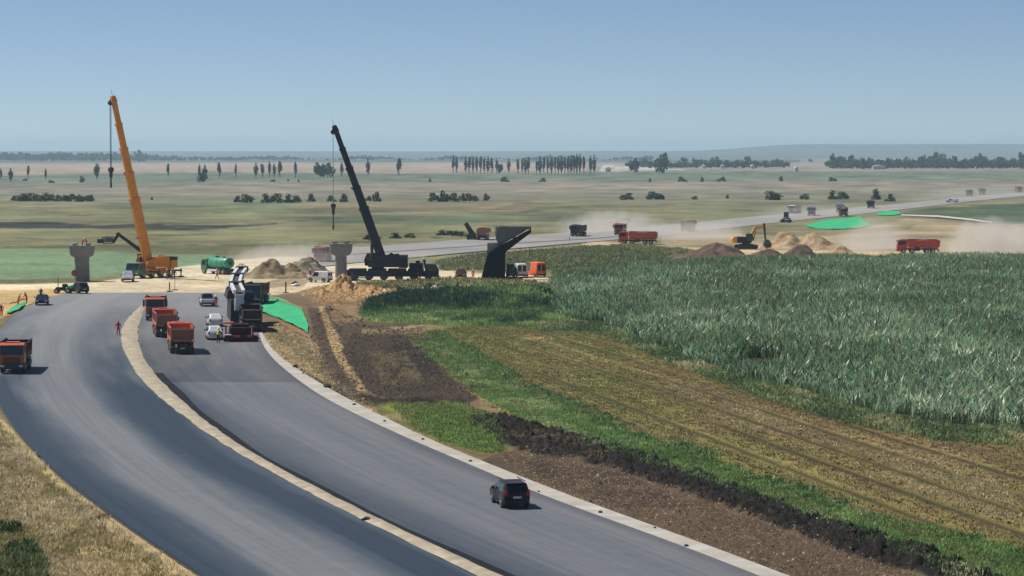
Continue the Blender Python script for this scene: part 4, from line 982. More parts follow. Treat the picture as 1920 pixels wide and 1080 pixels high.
def car(label, loc, rz, paint='white', kind='hatch', cat='car', name='car', L=4.3, W=1.8, Hh=1.5, group=None, roof_dark=False):
    """front towards +Y; lofted shell with inset glass"""
    t = thing(name, label, cat, loc, rz, group)
    hw = W / 2; y0, y1 = -L / 2, L / 2
    if kind == 'van':
        st = [(y0, .40, .95, Hh * .96, .90), (y0 + .12, .30, .98, Hh * .99, .92), (0, .28, 1.0, Hh, .93), (y1 - 1.55, .28, 1.02, Hh * .99, .92), (y1 - .85, .28, 1.05, 1.12, .92), (y1 - .2, .3, .98, .98, .9), (y1, .4, .80, .84, .82)]
    elif kind == 'mpv':
        st = [(y0, .42, .92, .98, .86), (y0 + .05, .30, .98, 1.06, .9), (y0 + .38, .28, 1.0, Hh * .97, .86), (-.2, .28, 1.0, Hh, .87), (y1 - 2.0, .28, 1.0, Hh * .97, .86), (y1 - 1.15, .28, 1.0, 1.05, .9), (y1 - .25, .3, .9, .94, .88), (y1, .42, .72, .76, .8)]
    elif kind == 'pickup':
        st = [(y0, .5, .98, 1.0, .96), (y0 + .05, .45, 1.0, 1.04, .96), (-.75, .42, 1.0, 1.05, .96), (-.62, .42, 1.0, Hh * .97, .82), (.1, .42, 1.0, Hh, .82), (y1 - 2.1, .42, 1.0, Hh * .96, .82), (y1 - 1.45, .42, 1.0, 1.12, .92), (y1 - .2, .45, .98, 1.02, .9), (y1, .5, .85, .88, .84)]
    else:
        st = [(y0, .42, .84, .88, .84), (y0 + .06, .30, .92, .98, .88), (y0 + .6, .28, .96, Hh * .95, .80), (-.1, .28, .98, Hh, .80), (y1 - 2.1, .28, .96, Hh * .96, .80), (y1 - 1.35, .28, .94, .98, .88), (y1 - .25, .3, .84, .88, .86), (y1, .42, .70, .74, .78)]
    rings = []
    for y, zb, zbelt, zr, wr in st:
        wb = hw if y0 + .3 < y < y1 - .4 else hw * .94
        rw = wb * (wr if zr > zbelt + .12 else .97)
        rings.append([(-wb * .94, y, zb), (wb * .94, y, zb), (wb, y, zb + .22), (wb, y, zbelt), (rw * (.93 if zr > zbelt + .12 else 1), y, zr - .07 if zr > zbelt + .12 else zr - .01), (rw * .8, y, zr), (-rw * .8, y, zr), (-rw * (.93 if zr > zbelt + .12 else 1), y, zr - .07 if zr > zbelt + .12 else zr - .01), (-wb, y, zbelt), (-wb, y, zb + .22)])
    b = MB(); b.loft(rings); body = b.build('body', PAINT[paint], t, smooth_=False)
    hi = [i for i, s in enumerate(st) if s[3] > s[2] + .12]
    a, z = hi[0], hi[-1]
    def face(i, j, x_in, lift, nm):
        A, B = rings[i], rings[j]
        # quad between belt line of the low station and the roof of the high one
        lo, hg = A, B
        xl, xh = lo[4][0] * .88, hg[5][0] * 1.02
        yl, yh, zl, zh = lo[4][1], hg[4][1], lo[4][2], hg[4][2]
        s = 1 if yl > yh else -1
        d = Vector((0, s, .6)).normalized() * .015
        p0 = Vector((0, yl, zl)); p1 = Vector((0, yh, zh)); pa = p0.lerp(p1, .12) + d; pb = p0.lerp(p1, .9) + d
        g = MB(); g.add([(-xl, pa.y, pa.z), (xl, pa.y, pa.z), (xh, pb.y, pb.z), (-xh, pb.y, pb.z), (-xl, pa.y - s * .03, pa.z - .01), (xl, pa.y - s * .03, pa.z - .01), (xh, pb.y - s * .03, pb.z - .01), (-xh, pb.y - s * .03, pb.z - .01)],
                        [(0, 1, 2, 3), (7, 6, 5, 4), (0, 4, 5, 1), (1, 5, 6, 2), (2, 6, 7, 3), (3, 7, 4, 0)])
        g.build(nm, glass, t)
    face(min(z + 1, len(st) - 1), z, 0, 0, 'windshield')
    if kind == 'van':
        for s in (-1, 1):
            g = MB(); g.box(s * hw * .42 - hw * .3, s * hw * .42 + hw * .3, y0 - .02, y0 + .02, 1.1, Hh * .86); g.build('rear_window', glass, t)
    elif kind == 'mpv':
        g = MB(); g.prism([(y0 + .02, 1.08), (y0 + .30, Hh * .92), (y0 + .26, Hh * .93), (y0 - .01, 1.09)], -hw * .72, hw * .72); g.build('rear_window', glass, t)
    else: face(a - 1, a, 0, 0, 'rear_window')
    # side glass follows the tumblehome
    def side(ya, yb, s, nm='side_window'):
        zb = 1.0 if kind != 'hatch' else .97
        if kind in ('van', 'mpv', 'pickup'): zb = 1.04
        zt = Hh - .14
        wt = hw * (.93 * .86 if kind != 'van' else .93 * .93); 
        f = lambda zz: hw + (wt - hw) * (zz - .98) / (Hh - .07 - .98) + .012
        g = MB(); o_ = .02
        q = [(ya[0], zb), (yb[0], zb), (yb[1], zt), (ya[1], zt)]
        g.add([(s * f(zz), y, zz) for y, zz in q] + [(s * (f(zz) - o_), y, zz) for y, zz in q], [(0, 1, 2, 3), (7, 6, 5, 4), (0, 4, 5, 1), (1, 5, 6, 2), (2, 6, 7, 3), (3, 7, 4, 0)])
        g.build(nm, glass, t)
    yr = st[a][0]; yf = st[z][0]
    for s in (-1, 1):
        if kind == 'van': side((yf - .75, yf - .75), (yf + .45, yf + .02), s)
        else:
            m_ = (yr + yf) / 2
            side((yr - .02, yr + .12), (m_ - .05, m_ - .05), s); side((m_ + .03, m_ + .03), (yf + .4, yf - .02), s)
        g = MB(); g.box(s * (hw + .12) - .09, s * (hw + .12) + .09, yf + .22, yf + .32, 1.0, 1.18); g.build('mirror', plastic if paint != 'white' else plastic, t)
        g = MB(); g.box(s * hw * .82 - .1, s * hw * .82 + .1, y0 - .015, y0 + .1, .72 if kind != 'mpv' else .82, .98 if kind != 'mpv' else 1.12); g.build('taillight', red_l, t)
        g = MB(); g.box(s * hw * .68 - .17, s * hw * .68 + .17, y1 - .12, y1 + .02, .58, .74); g.build('headlight', wht_l, t)
        for y in (y0 + .78, y1 - .85):
            wheel(t, s * (hw - .1), y, .33 if kind != 'pickup' else .38, .22)
            g = MB(); n = 10; rr = .42 if kind != 'pickup' else .47
            g.prism([(y + rr * math.cos(math.pi * i / n), .34 + rr * math.sin(math.pi * i / n)) for i in range(n + 1)], s * (hw - .2), s * (hw + .004)); g.build('wheel_arch', black, t)
    g = MB(); g.box(-hw * .9, hw * .9, y1 - .1, y1 + .05, .36, .56); g.build('front_bumper', plastic, t, bevel=.02)
    g = MB(); g.box(-hw * .9, hw * .9, y0 - .06, y0 + .1, .36, .60); g.build('rear_bumper', plastic if kind in ('pickup', 'van') else PAINT[paint], t, bevel=.02)
    g = MB(); g.box(-.26, .26, y0 - .08, y0 - .062, .66, .78); g.build('number_plate', plate, t)
    if kind == 'pickup':
        g = MB(); g.box(-hw * .82, hw * .82, y0 + .12, -.82, 1.02, 1.056); g.build('load_bed', black, t)
    if kind == 'mpv':
        g = MB(); g.box(-hw * .7, hw * .7, y0 + .16, y0 + .36, Hh * .95, Hh * .975); g.build('spoiler', PAINT[paint], t)
        for s in (-1, 1):
            g = MB(); g.beam((s * hw * .72, y0 + .5, Hh + .03), (s * hw * .72, .6, Hh + .03), .04, .05); g.build('roof_rail', plastic, t)
    return t
def fwd(rz): return Vector((-math.sin(rz), math.cos(rz), 0))
def rear_at(u, v, rz, half): return G(u, v, .035) + fwd(rz) * half
def front_at(u, v, rz, half): return G(u, v, .035) - fwd(rz) * half
# ------------------------------------------------------------------ cranes
def crane(label, u, v, rz, srz, L, nax, pc, pb, foot, tip, hookv, ropeu, off=0.0, zs=1.0, under=None, rim=None):
    Yp = G(u, v).y
    loc = G(u, v); t = thing('mobile_crane', label, 'crane', loc, rz)
    inv = (Matrix.Translation(loc) @ Matrix.Rotation(rz, 4, 'Z')).inverted()
    rel = srz - rz
    h = L / 2
    c = MB(); c.box(-1.3, 1.3, -h, h - 2.2, 1.0, 1.55).box(-.6, .6, -h, h - 1, .6, 1.0).box(-1.35, 1.35, -h, -h + 1.6, 1.55, 1.75).box(-1.37, -1.0, -h + 2, h - 2.6, .72, 1.5).box(1.0, 1.37, -h + 2, h - 2.6, .72, 1.5)
    c.build('carrier', under or pc, t, bevel=.03)
    if rim:
        for s in (-1, 1):
            for y0_, y1_ in ((-h + .3, -h + 3.2), (-h + 3.6, -h + 6.6), (-h + 7.0, h - 5.6), (h - 5.2, h - 2.6)):
                g = MB(); g.box(min(s * 1.0, s * 1.42), max(s * 1.0, s * 1.42), y0_, y1_, 1.15, 1.95); g.build('locker', pc, t, bevel=.03)
        g = MB(); g.box(-1.0, 1.0, h - 5.0, h - 2.7, 1.95, 2.9, .1).box(-.7, .7, h - 3.9, h - 3.2, 2.9, 3.3); g.build('carrier_engine', pc, t, bevel=.04)
    b = MB(); b.prism([(h - 2.3, .7), (h - .1, .55), (h, 1.3), (h - .1, 2.05), (h - .45, 2.72), (h - 2.3, 2.75)], -1.36, 1.36)
    cb = b.build('carrier_cab', pc, t, bevel=.05)
    g = MB(); g.prism([(h - .03, 1.5), (h - .07, 2.0), (h - .40, 2.62), (h - .37, 2.64), (h - .04, 2.02), (h, 1.5)], -1.22, 1.22); g.build('windshield', glass, cb)
    for s in (-1, 1):
        g = MB(); g.prism([(h - 1.9, 1.6), (h - .25, 1.55), (h - .3, 2.1), (h - .55, 2.55), (h - 1.9, 2.55)], s * 1.355, s * 1.385); g.build('side_window', glass, cb)
        g = MB(); g.box(s * .95 - .2, s * .95 + .2, h - .03, h + .03, .82, 1.0); g.build('headlight', wht_l, cb)
    g = MB(); g.box(-1.38, 1.38, h - .2, h + .12, .5, .74); g.build('bumper', steel, t)
    for k in range(nax):
        y = -h + 1.2 + k * (L - 2.9) / (nax - 1)
        for s in (-1, 1): wheel(t, s * 1.12, y, .66, .44, rim=rim)
    for y, n_ in ((-h + 1.0, 0), (h - 3.4, 1)):
        for s in (-1, 1):
            g = MB(); g.box(min(s * 1.2, s * 3.5), max(s * 1.2, s * 3.5), y - .18, y + .18, .95, 1.25).cyl((s * 3.35, y, .12), (s * 3.35, y, 1.5), .12, n=8).cyl((s * 3.35, y, .02), (s * 3.35, y, .14), .5, n=12)
            g.build('outrigger', steel, t)
    # slewing upper works
    s_ = MB(); s_.cyl((0, 0, 1.5), (0, 0, 1.85), .95, n=18).box(-1.25, 1.25, -3.2, 1.4, 1.85, 2.35)
    up = s_.build('upper_works', pb, t, bevel=.03); up.rotation_euler = (0, 0, rel); up.location = (0, off, 0); up.scale = (1, 1 + (zs - 1) * .6, zs)
    g = MB(); g.prism([(-3.2, 2.35), (1.0, 2.35), (1.0, 2.9), (-.6, 3.5), (-3.2, 3.75)], -1.2, -.62).prism([(-3.2, 2.35), (.2, 2.35), (-.6, 3.5), (-3.2, 3.75)], .62, 1.2); g.build('engine_house', pb, up, bevel=.02)
    g = MB(); g.prism([(-.3, 2.0), (2.0, 2.0), (2.15, 2.7), (1.7, 3.75), (-.3, 3.85)], .72, 1.42); ca = g.build('crane_cab', pb, up, bevel=.04)
    for x0, x1 in ((.69, .715), (1.425, 1.45)):
        g = MB(); g.prism([(.1, 2.75), (1.95, 2.75), (1.6, 3.6), (.1, 3.65)], x0, x1); g.build('cab_window', glass, up)
    g = MB(); g.prism([(2.13, 2.78), (1.74, 3.66), (1.77, 3.68), (2.17, 2.8)], .8, 1.35); g.build('cab_windshield', glass, up)
    for k in range(3):
        g = MB(); g.box(-1.4, 1.4, -4.55, -3.25, 1.75 + k * .62, 2.33 + k * .62); g.build('counterweight', pb if k < 2 else PAINT['dark'], up, bevel=.03)
    g = MB(); g.cyl((-.55, -2.2, 3.2), (.55, -2.2, 3.2), .45, n=12).cyl((-.55, -3.0, 3.3), (.55, -3.0, 3.3), .38, n=12); g.build('winch_drum', steel, up)
    g = MB(); g.prism([(-2.6, 2.3), (-1.0, 2.3), (-1.2, 3.3), (-2.0, 3.9), (-2.6, 3.6)], -.62, -.5).prism([(-2.6, 2.3), (-1.0, 2.3), (-1.2, 3.3), (-2.0, 3.9), (-2.6, 3.6)], .5, .62); g.build('boom_bracket', pb, up)
    # boom: five telescoping boxes with collars
    fw = AT(foot[0], foot[1], Yp); tw = AT(tip[0], tip[1], Yp + tip[2])
    A, B = inv @ fw, inv @ tw; d = B - A; Lb = d.length; d.normalize()
    side = d.cross(Vector((0, 0, 1))).normalized(); upn = side.cross(d)
    bo = MB(); bo.cyl(A - side * .7, A + side * .7, .28, n=10); bm_ = bo.build('boom', steel, t)
    cuts = [0, .40, .56, .71, .86, 1.0]; wid = [1.25, 1.08, .95, .82, .70]
    for k in range(5):
        a, b2 = A + d * Lb * cuts[k], A + d * Lb * cuts[k + 1]
        w = wid[k]; m_ = MB()
        rg = []
        for P_ in (a, b2):
            rg.append([P_ + side * (x * w * .5) + upn * (y * w * .62) for x, y in ((-.9, 1), (.9, 1), (1, .8), (1, -.5), (.6, -.95), (-.6, -.95), (-1, -.5), (-1, .8))])
        m_.loft(rg)
        sec = m_.build('boom_section', pb, bm_)
        m_ = MB(); m_.beam(b2 - d * .35, b2, w * 1.12, w * 1.38, up=upn); m_.build('collar', pb, bm_)
        if k in (0, 1):
            q = A + d * Lb * (cuts[k] + .16); m_ = MB(); m_.box(-.15, .15, -.15, .15, -.1, .1); m_.v = [tuple(Vector(p) - upn * (w * .75) + q) for p in m_.v]; m_.build('boom_bracket', steel, bm_)
    m_ = MB(); m_.beam(B - d * .3, B + d * .75, .75, 1.1, .6, .7, up=upn); hd = B + d * .3 + upn * .2
    s2 = 1 if (upn.dot(Vector((0, 0, 1))) > 0) else -1
    ropew = AT(ropeu, tip[1] + 8, Yp + tip[2]); Rp = inv @ ropew
    m_.beam(B + d * .4, Rp + Vector((0, 0, .5)), .45, .45); m_.build('boom_head', pb, bm_)
    m_ = MB(); m_.cyl(Rp - side * .25 + Vector((0, 0, .3)), Rp + side * .25 + Vector((0, 0, .3)), .42, n=12); m_.build('sheave', steel, bm_)
    m_ = MB(); m_.cyl(B, B + d * .9 - upn * .3 + Vector((0, 0, 1.0)), .05, .03, n=5); m_.build('antenna', steel, bm_)
    # luffing ram
    ra = Matrix.Rotation(rel, 4, 'Z') @ Vector((0, .9, 2.2)) + Vector((0, off, 0)); rb = A + d * Lb * .22 - upn * .1
    if (rb - ra).length > 14: rb = A + d * 6
    m_ = MB(); m_.cyl(ra, ra.lerp(rb, .6), .26, n=10).cyl(ra.lerp(rb, .6), rb, .17, n=10); m_.build('luffing_cylinder', steel, t)
    # ropes, hook block, sling
    hz0 = inv @ AT(ropeu, hookv[0], Yp + tip[2]); hz1 = inv @ AT(ropeu, hookv[1], Yp + tip[2]); hz2 = inv @ AT(ropeu, hookv[2], Yp + tip[2])
    hz0.x = hz1.x = hz2.x = Rp.x; hz0.y = hz1.y = hz2.y = Rp.y
    m_ = MB()
    for ox in (-.28, -.1, .1, .28): m_.cyl(Rp + side * ox, hz0 + side * ox * .8, .028, n=5)
    m_.build('hoist_rope', steel, t)
    m_ = MB(); m_.beam(hz0 + Vector((0, 0, .2)), hz1, .62, .5, .42, .35, up=side).cyl(hz0 - side * .3, hz0 + side * .3, .45, n=12)
    hb = m_.build('hook_block', black, t)
    m_ = MB()
    for sx in (-1, 1): m_.cyl(hz1 + side * .08 * sx, hz2 + side * .16 * sx, .10, n=6)
    m_.cyl(hz2 + Vector((0, 0, .7)), hz2, .2, .14, n=7); m_.build('lifting_chain', black, t)
    return t
crane('tall orange telescopic crane leaning left, parked by the left concrete pier', 282, 520, R(153), R(120), 11.0, 4, PAINT['green'], PAINT['crane'], (277, 492), (213, 188, -3.6), (318, 333, 352), 207, under=PAINT['crane'])
crane('black telescopic crane standing side on beside the middle pier', 737, 525, R(-91), R(89), 15.6, 6, PAINT['navy'], PAINT['navy'], (716, 485), (629, 243, -1.0), (386, 402, 431), 624.5, off=-2.6, zs=1.2, rim=steel)

# ------------------------------------------------------------------ bridge piers and abutment
conc = mat('concrete', (.21, .21, .22), .85, scale=.7, bump=.25, var=.12, dirt=.15, dirt_col=(.2, .19, .17))
def pier(label, u, v, ht, cw, capw, cap_h):
    t = thing('bridge_pier', label, 'bridge pier', G(u, v))
    def ring(hw, hd, z, n=28, p=2.6):
        return [(hw * abs(math.cos(a)) ** (2 / p) * (1 if math.cos(a) > 0 else -1), hd * abs(math.sin(a)) ** (2 / p) * (1 if math.sin(a) > 0 else -1), z) for a in [2 * math.pi * i / n for i in range(n)]]
    h = cw / 2; H_ = capw / 2
    m_ = MB(); m_.loft([ring(h * 1.0, 1.0, -.5), ring(h, 1.0, ht * .2), ring(h * .97, .98, ht - cap_h - .3)]); m_.build('column', conc, t, smooth_=False)
    rg = [ring(h * 1.02, 1.02, ht - cap_h - .32)]
    for k in range(8):
        f = k / 7; rg.append(ring(h * 1.05 + (H_ - h * 1.05) * math.sin(f * math.pi / 2) ** .8, 1.05 + .35 * f, ht - cap_h - .2 + (cap_h - .35) * (1 - math.cos(f * math.pi / 2)) * 1.0))
    rg.append(ring(H_, 1.4, ht - .02, p=4)); m_ = MB(); m_.loft(rg); m_.build('pier_cap', conc, t)
    for sx in (-1, 1):
        m_ = MB(); m_.box(sx * H_ * .52 - .35, sx * H_ * .52 + .35, -.5, .5, ht - .02, ht + .16, .05); m_.build('bearing_plinth', conc, t)
        m_ = MB(); m_.box(sx * H_ * .52 - .45, sx * H_ * .52 + .5, -.1, .1, ht + .17, ht + .3); m_.v = [(x, y, z + (x - sx * H_ * .52) * .18) for x, y, z in m_.v]; m_.build('shim_board', black, t)
    return t
pier('round capped concrete pier at the left with two workers on top', 154, 527, 6.05, 2.5, 4.3, 1.75)
pier('round capped concrete pier left of the black crane, earth heaped at its foot', 639.5, 520, 5.9, 2.05, 4.0, 1.9)
Ya = G(925, 524).y
def A3(u, v, dy=0):
    p = AT(u, v, Ya); return (p.x, Ya + dy, p.z)
bit = mat('bitumen_coat', (.006, .010, .018), .8, scale=.4, var=.3, spec=.08)
t = thing('bridge_abutment', 'unfinished bridge abutment with black coated wing wall and sloping overhang', 'abutment', (A3(925, 524)[0], Ya, 0))
def relp(pts, dy): return [(A3(u, v)[0] - t.location.x, A3(u, v)[2]) for u, v in pts]
m_ = MB(); m_.prism(relp([(901, 526), (947, 526), (947.5, 473), (996, 436), (996, 429), (936, 462), (914, 476)], 0), 0, .55, 'y'); m_.build('wing_wall', bit, t)
m_ = MB(); m_.prism(relp([(913.5, 528), (913.5, 456), (937, 455), (937, 460), (945, 480), (945, 528)], 0), .56, 11.5, 'y'); m_.build('abutment_body', conc, t)
m_ = MB(); m_.prism(relp([(936.5, 462), (929, 447), (932, 426), (942, 424), (989, 426), (989, 430)], 0), .56, 2.2, 'y'); m_.build('back_wall', mat('concrete_dark', (.13, .14, .15), .85, scale=.8, var=.2), t)
m_ = MB(); m_.prism(relp([(940, 424.5), (996, 424.5), (996, 430), (940, 430)], 0), .1, 2.3, 'y'); m_.build('top_slab', mat('concrete_dark', None or (.13, .14, .15)), t)
m_ = MB()
for k in range(7): m_.cyl((A3(929 + k * 2.2, 430)[0] - t.location.x, .3 + k * .4, 7.6 + .1 * k), (A3(928 + k * 2.4, 423)[0] - t.location.x, .3 + k * .4, 9.0 + .3 * math.sin(k * 2)), .06, n=5)
m_.build('rebar_stub', steel, t)

# ------------------------------------------------------------------ earth heaps
def heap(name, label, u, v, wpx, hpx, depth, cols, seed, cat='heap', rough=.25, peaks=1, sharp=1.2):
    p = G(u, v); s = p.y / F; hw, ht = wpx * s / 2, hpx * s
    r = np.random.default_rng(seed); n = 64
    gx, gy = np.meshgrid(np.linspace(-1, 1, n), np.linspace(-1, 1, n))
    z = np.zeros_like(gx)
    pk = peaks if isinstance(peaks, list) else None
    for k in range(len(pk) if pk else peaks):
        cx, cy_ = (r.uniform(-.45, .45), r.uniform(-.2, .2)) if not pk and peaks > 1 else (0, 0)
        if pk:
            cx, am, wd = pk[k]; z = np.maximum(z, np.exp(-((gx - cx) / wd) ** 2 - (gy * 1.8) ** 2) * np.clip((1 - np.maximum(abs(gx), abs(gy))) * 4, 0, 1) * am); continue
        rr = np.hypot(gx - cx, (gy - cy_)) / (1 if pk or peaks == 1 else r.uniform(.55, .8))
        z = np.maximum(z, (np.exp(-(rr * 1.75) ** 2) * np.clip((1 - np.maximum(abs(gx), abs(gy))) * 4, 0, 1)) * (1 if k == 0 else r.uniform(.6, .95)))
    nz = fbm(gx * 4 + seed * 7, gy * 4, seed, 5)
    z = z * (1 + (nz - .5) * rough * 2) + (fbm(gx * 9, gy * 9, seed + 1, 4) - .5) * .3 * np.clip(z * 6, 0, 1)
    z = z * ht - .15
    f = np.arange(n * n).reshape(n, n); f = np.stack([f[:-1, :-1], f[:-1, 1:], f[1:, 1:], f[1:, :-1]], -1).reshape(-1, 4)
    pal = lin(cols); q = np.clip((fbm(gx * 5, gy * 5, seed + 3, 4) * 1.8 - .4) * (len(pal) - 1), 0, len(pal) - 1.001)
    i0 = q.astype(int); fr = (q - i0)[..., None]; c = pal[i0] * (1 - fr) + pal[i0 + 1] * fr
    me = np_mesh(name, np.stack([gx * hw, gy * depth, z], -1).reshape(-1, 3), f, ground_mat, c.reshape(-1, 3), True)
    o = new_obj(name, me, label=label, category=cat); o.location = p; return o
GREY = [(112,98,76),(136,120,94),(158,140,112)]
heap('gravel_heap', 'grey brown gravel heap directly behind the dark paving machines', 508, 520, 170, 32, 7, GREY, 3, peaks=[(-.05,1,.42),(.45,.55,.3)], rough=.5, sharp=1.0)
heap('gravel_heap', 'darker pointed gravel heap right of the other one, by the red truck', 564, 512, 180, 33, 7, [(96,92,76),(130,120,98),(150,136,112)], 4, peaks=[(.1,1,.36),(-.45,.5,.35)], rough=.5, sharp=1.0)
heap('gravel_heap', 'small pale dusty heap behind the green tanker', 452, 506, 44, 14, 3.5, [(170,165,150),(190,180,160)], 5)
heap('gravel_heap', 'low dusty heap between the two pointed gravel heaps', 545, 516, 70, 24, 5, GREY, 6)
heap('earth_heap', 'orange brown earth heaped at the foot of the middle pier', 642, 547, 90, 33, 6, [(146,116,76),(172,140,94),(190,158,112)], 7, rough=.4)
heap('earth_heap', 'low brown earth bank right of the heaped pier foot', 690, 549, 80, 15, 5, [(140,104,68),(170,132,88),(190,154,108)], 8, rough=.5)
heap('earth_heap', 'low brown earth bank in front of the white van', 598, 553, 80, 14, 5, [(130,108,76),(160,132,90),(180,150,104)], 18, rough=.5)
heap('earth_heap', 'dark brown earth heap at the corn edge left of the excavator bucket', 1345, 492, 230, 36, 12, [(70,58,50),(92,76,64),(112,94,80)], 9, rough=.15, sharp=.9)
heap('earth_heap', 'dark brown earth heap at the corn edge right of the excavator', 1490, 492, 230, 34, 12, [(66,56,50),(88,74,64),(100,86,74)], 10, peaks=[(.1,1,.3),(-.45,.75,.35),(.6,.45,.3)], rough=.2)
heap('sand_heap', 'large tan sand heap behind the dark heaps', 1500, 464, 175, 30, 12, [(128,108,80),(156,134,102),(178,156,124)], 11, peaks=[(-.3,1,.35),(.25,.8,.4),(-.7,.4,.25)], rough=.45)
heap('sand_heap', 'smaller tan sand heap trailing right of the large one', 1592, 476, 110, 17, 7, [(150,130,98),(186,164,130)], 12, peaks=3, rough=.4)
heap('sand_heap', 'long low sand ridge left of the bright red truck', 1630, 484, 160, 12, 7, [(170,148,112),(200,176,140)], 13, peaks=4, rough=.4)
heap('earth_heap', 'low grassy earth bank at the far left edge of the corn', 1262, 486, 120, 16, 8, [(78,74,56),(96,92,66),(60,58,46)], 14, peaks=3)

# ------------------------------------------------------------------ green erosion cloth on the banks
cloth = mat('green_cloth', (.0, .43, .16), .7, scale=.6, var=.12, bump=.6, dirt=.10, dirt_col=(.25, .24, .14))
def sheet(label, pts, m=cloth, z=.12, name='erosion_cloth', cat='green cloth', wav=.28):
    import bmesh
    bm = bmesh.new(); p0 = G(*pts[0])
    vs = [bm.verts.new(G(u, v, z) - p0) for u, v in pts]; bm.faces.new(vs)
    bmesh.ops.triangulate(bm, faces=bm.faces[:])
    for _ in range(4): bmesh.ops.subdivide_edges(bm, edges=bm.edges[:], cuts=1, use_grid_fill=True)
    for w in bm.verts:
        x, y = w.co.x + p0.x, w.co.y + p0.y
        zz = float(zground(np.array([x]), np.array([y]))[0])
        w.co.z = max(zz, -.05) + z + wav * (float(fbm(np.array([x / 2.0]), np.array([y / 6.0]), 77, 3)[0]) - .3)
    ret = bmesh.ops.extrude_face_region(bm, geom=bm.faces[:])
    for w in [e for e in ret['geom'] if isinstance(e, bmesh.types.BMVert)]: w.co.z += .02
    bmesh.ops.recalc_face_normals(bm, faces=bm.faces)
    me = bpy.data.meshes.new(name); bm.to_mesh(me); bm.free(); me.materials.append(m)
    o = new_obj(name, me, label=label, category=cat); o.location = (p0.x, p0.y, 0); return o
sheet('large bright green cloth pegged on the bank beside the dark paving machines', [(486,584),(495,568),(507,558),(520,557),(533,562),(548,571),(566,580),(572,596),(578,608),(577,624),(560,614),(540,604),(520,595),(500,588)])
sheet('small bright green cloth on the left bank behind the kneeling workers', [(10,586),(24,577),(36,571),(46,566),(48,571),(36,580),(18,588)])
sheet('bright green cloth spread on the bank of the far road', [(1508,424),(1540,414),(1590,409),(1612,406),(1620,414),(1634,423),(1610,428),(1560,430),(1530,428)])
sheet('narrow bright green cloth farther up the far road bank', [(1640,401),(1662,396),(1684,396),(1690,401),(1672,404),(1650,404)])
tape = mat('barrier_tape', (.6, .16, .08), .7)
for lb, a, b in (('thin orange tape edging the top of the large green cloth', (500,554), (568,577)), ('thin orange tape edging the lower side of the large green cloth', (520,600), (576,628)), ('orange safety tape on the left bank behind the small green cloth', (18,570), (52,559))):
    p, q = G(a[0], a[1], .45), G(b[0], b[1], .45); m_ = MB()
    for k in range(6):
        w0, w1 = p.lerp(q, k / 6), p.lerp(q, (k + 1) / 6); m_.beam(w0 + Vector((0, 0, .08 * math.sin(k * 2))), w1 + Vector((0, 0, .08 * math.sin(k * 2 + 2))), .02, .16)
    m_.build('barrier_tape', tape, None, label=lb, category='tape')

# ------------------------------------------------------------------ vehicles in place
van = car('black minivan driving away, alone on the near carriageway', rear_at(969, 954, R(13), 2.0), R(13), 'dark', 'mpv', 'minivan', 'minivan', 4.15, 1.72, 1.62)
dump_truck('orange dump truck driving away, rearmost of the queue by the gravel median', rear_at(342, 664, R(10), 4.4), R(10), 'orange', 'orange', 'box')
dump_truck('rusty red dump truck driving away, second in the queue by the median', rear_at(313, 633, R(11), 4.4), R(11), 'red', 'brick', 'box')
dump_truck('orange dump truck facing the camera at the tip of the gravel median', front_at(291, 602, R(186), 4.6), R(186), 'orange', 'maroon', 'box')
dump_truck('orange dump truck facing the camera, cut by the left photo edge', front_at(22, 701, R(185.5), 4.6), R(185.5), 'orange', 'maroon', 'box')
dump_truck('red dump truck facing the camera left of the middle pier', front_at(599, 492, R(176), 4.6), R(176), 'red', 'maroon', 'box')
dump_truck('red dump truck seen from behind, left of the black abutment', rear_at(903, 451, R(-4), 4.4), R(-4), 'red', 'brick', 'box')
dump_truck('dark purple dump truck facing the camera on the new road', front_at(1078, 444, R(167), 4.6), R(167), 'maroon', 'maroon', 'box')
dump_truck('rusty red dump truck driving left on the dusty road, seen from the side', G(1196, 458), R(84), 'red', 'brick', 'round')
dump_truck('dusty orange dump truck half hidden behind the rusty side-on one', front_at(1160, 441, R(172), 4.6), R(172), 'orange', 'orange', 'box')
dump_truck('red dump truck half lost in dust, midway between excavator and rusty truck', rear_at(1285, 435, R(-14), 4.4), R(-14), 'red', 'brick', 'box')
dump_truck('bright red dump truck driving left out of the big dust cloud', G(1721, 475), R(87), 'red', 'red', 'round')
dump_truck('grey dump truck on the far road between the grader and the blue truck', front_at(1521, 405, R(172), 4.6), R(172), 'grey', 'grey', 'box')
dump_truck('blue dump truck on the far road behind the small red one', front_at(1576, 399, R(176), 4.6), R(176), 'blue', 'blue', 'box')
dump_truck('dark dump truck on the far road right of the green cloth', front_at(1632, 391, R(170), 4.6), R(170), 'maroon', 'grey', 'box')
dump_truck('left one of two dark dump trucks far up the road', front_at(1819, 368, R(176), 4.6), R(176), 'maroon', 'maroon', 'box')
dump_truck('right one of two dark dump trucks far up the road', front_at(1843, 365, R(176), 4.6), R(176), 'dark', 'maroon', 'box')
dump_truck('pale red dump truck farthest up the road at the right photo edge', front_at(1912, 361, R(178), 4.6), R(178), 'red', 'red', 'box')
PAINT['olive'] = paint_m('olive', (.03, .035, .025)); PAINT['silver'] = paint_m('silver', (.32, .35, .40), .1); PAINT['vorange'] = paint_m('vorange', (.9, .16, .01), .05)
car('dark blue car facing the camera by the left bank', front_at(78, 573, R(188), 2.1), R(188), 'darkblue', 'hatch', L=4.2, Hh=1.5)
car('dark olive van parked at the end of the left carriageway', G(147, 550), R(38), 'olive', 'mpv', 'van', 'van', 3.9, 1.75, 1.75)
car('silver car in front of the orange crane', front_at(238, 529, R(184), 2.2), R(184), 'silver', 'mpv', L=4.4, Hh=1.8, W=1.95)
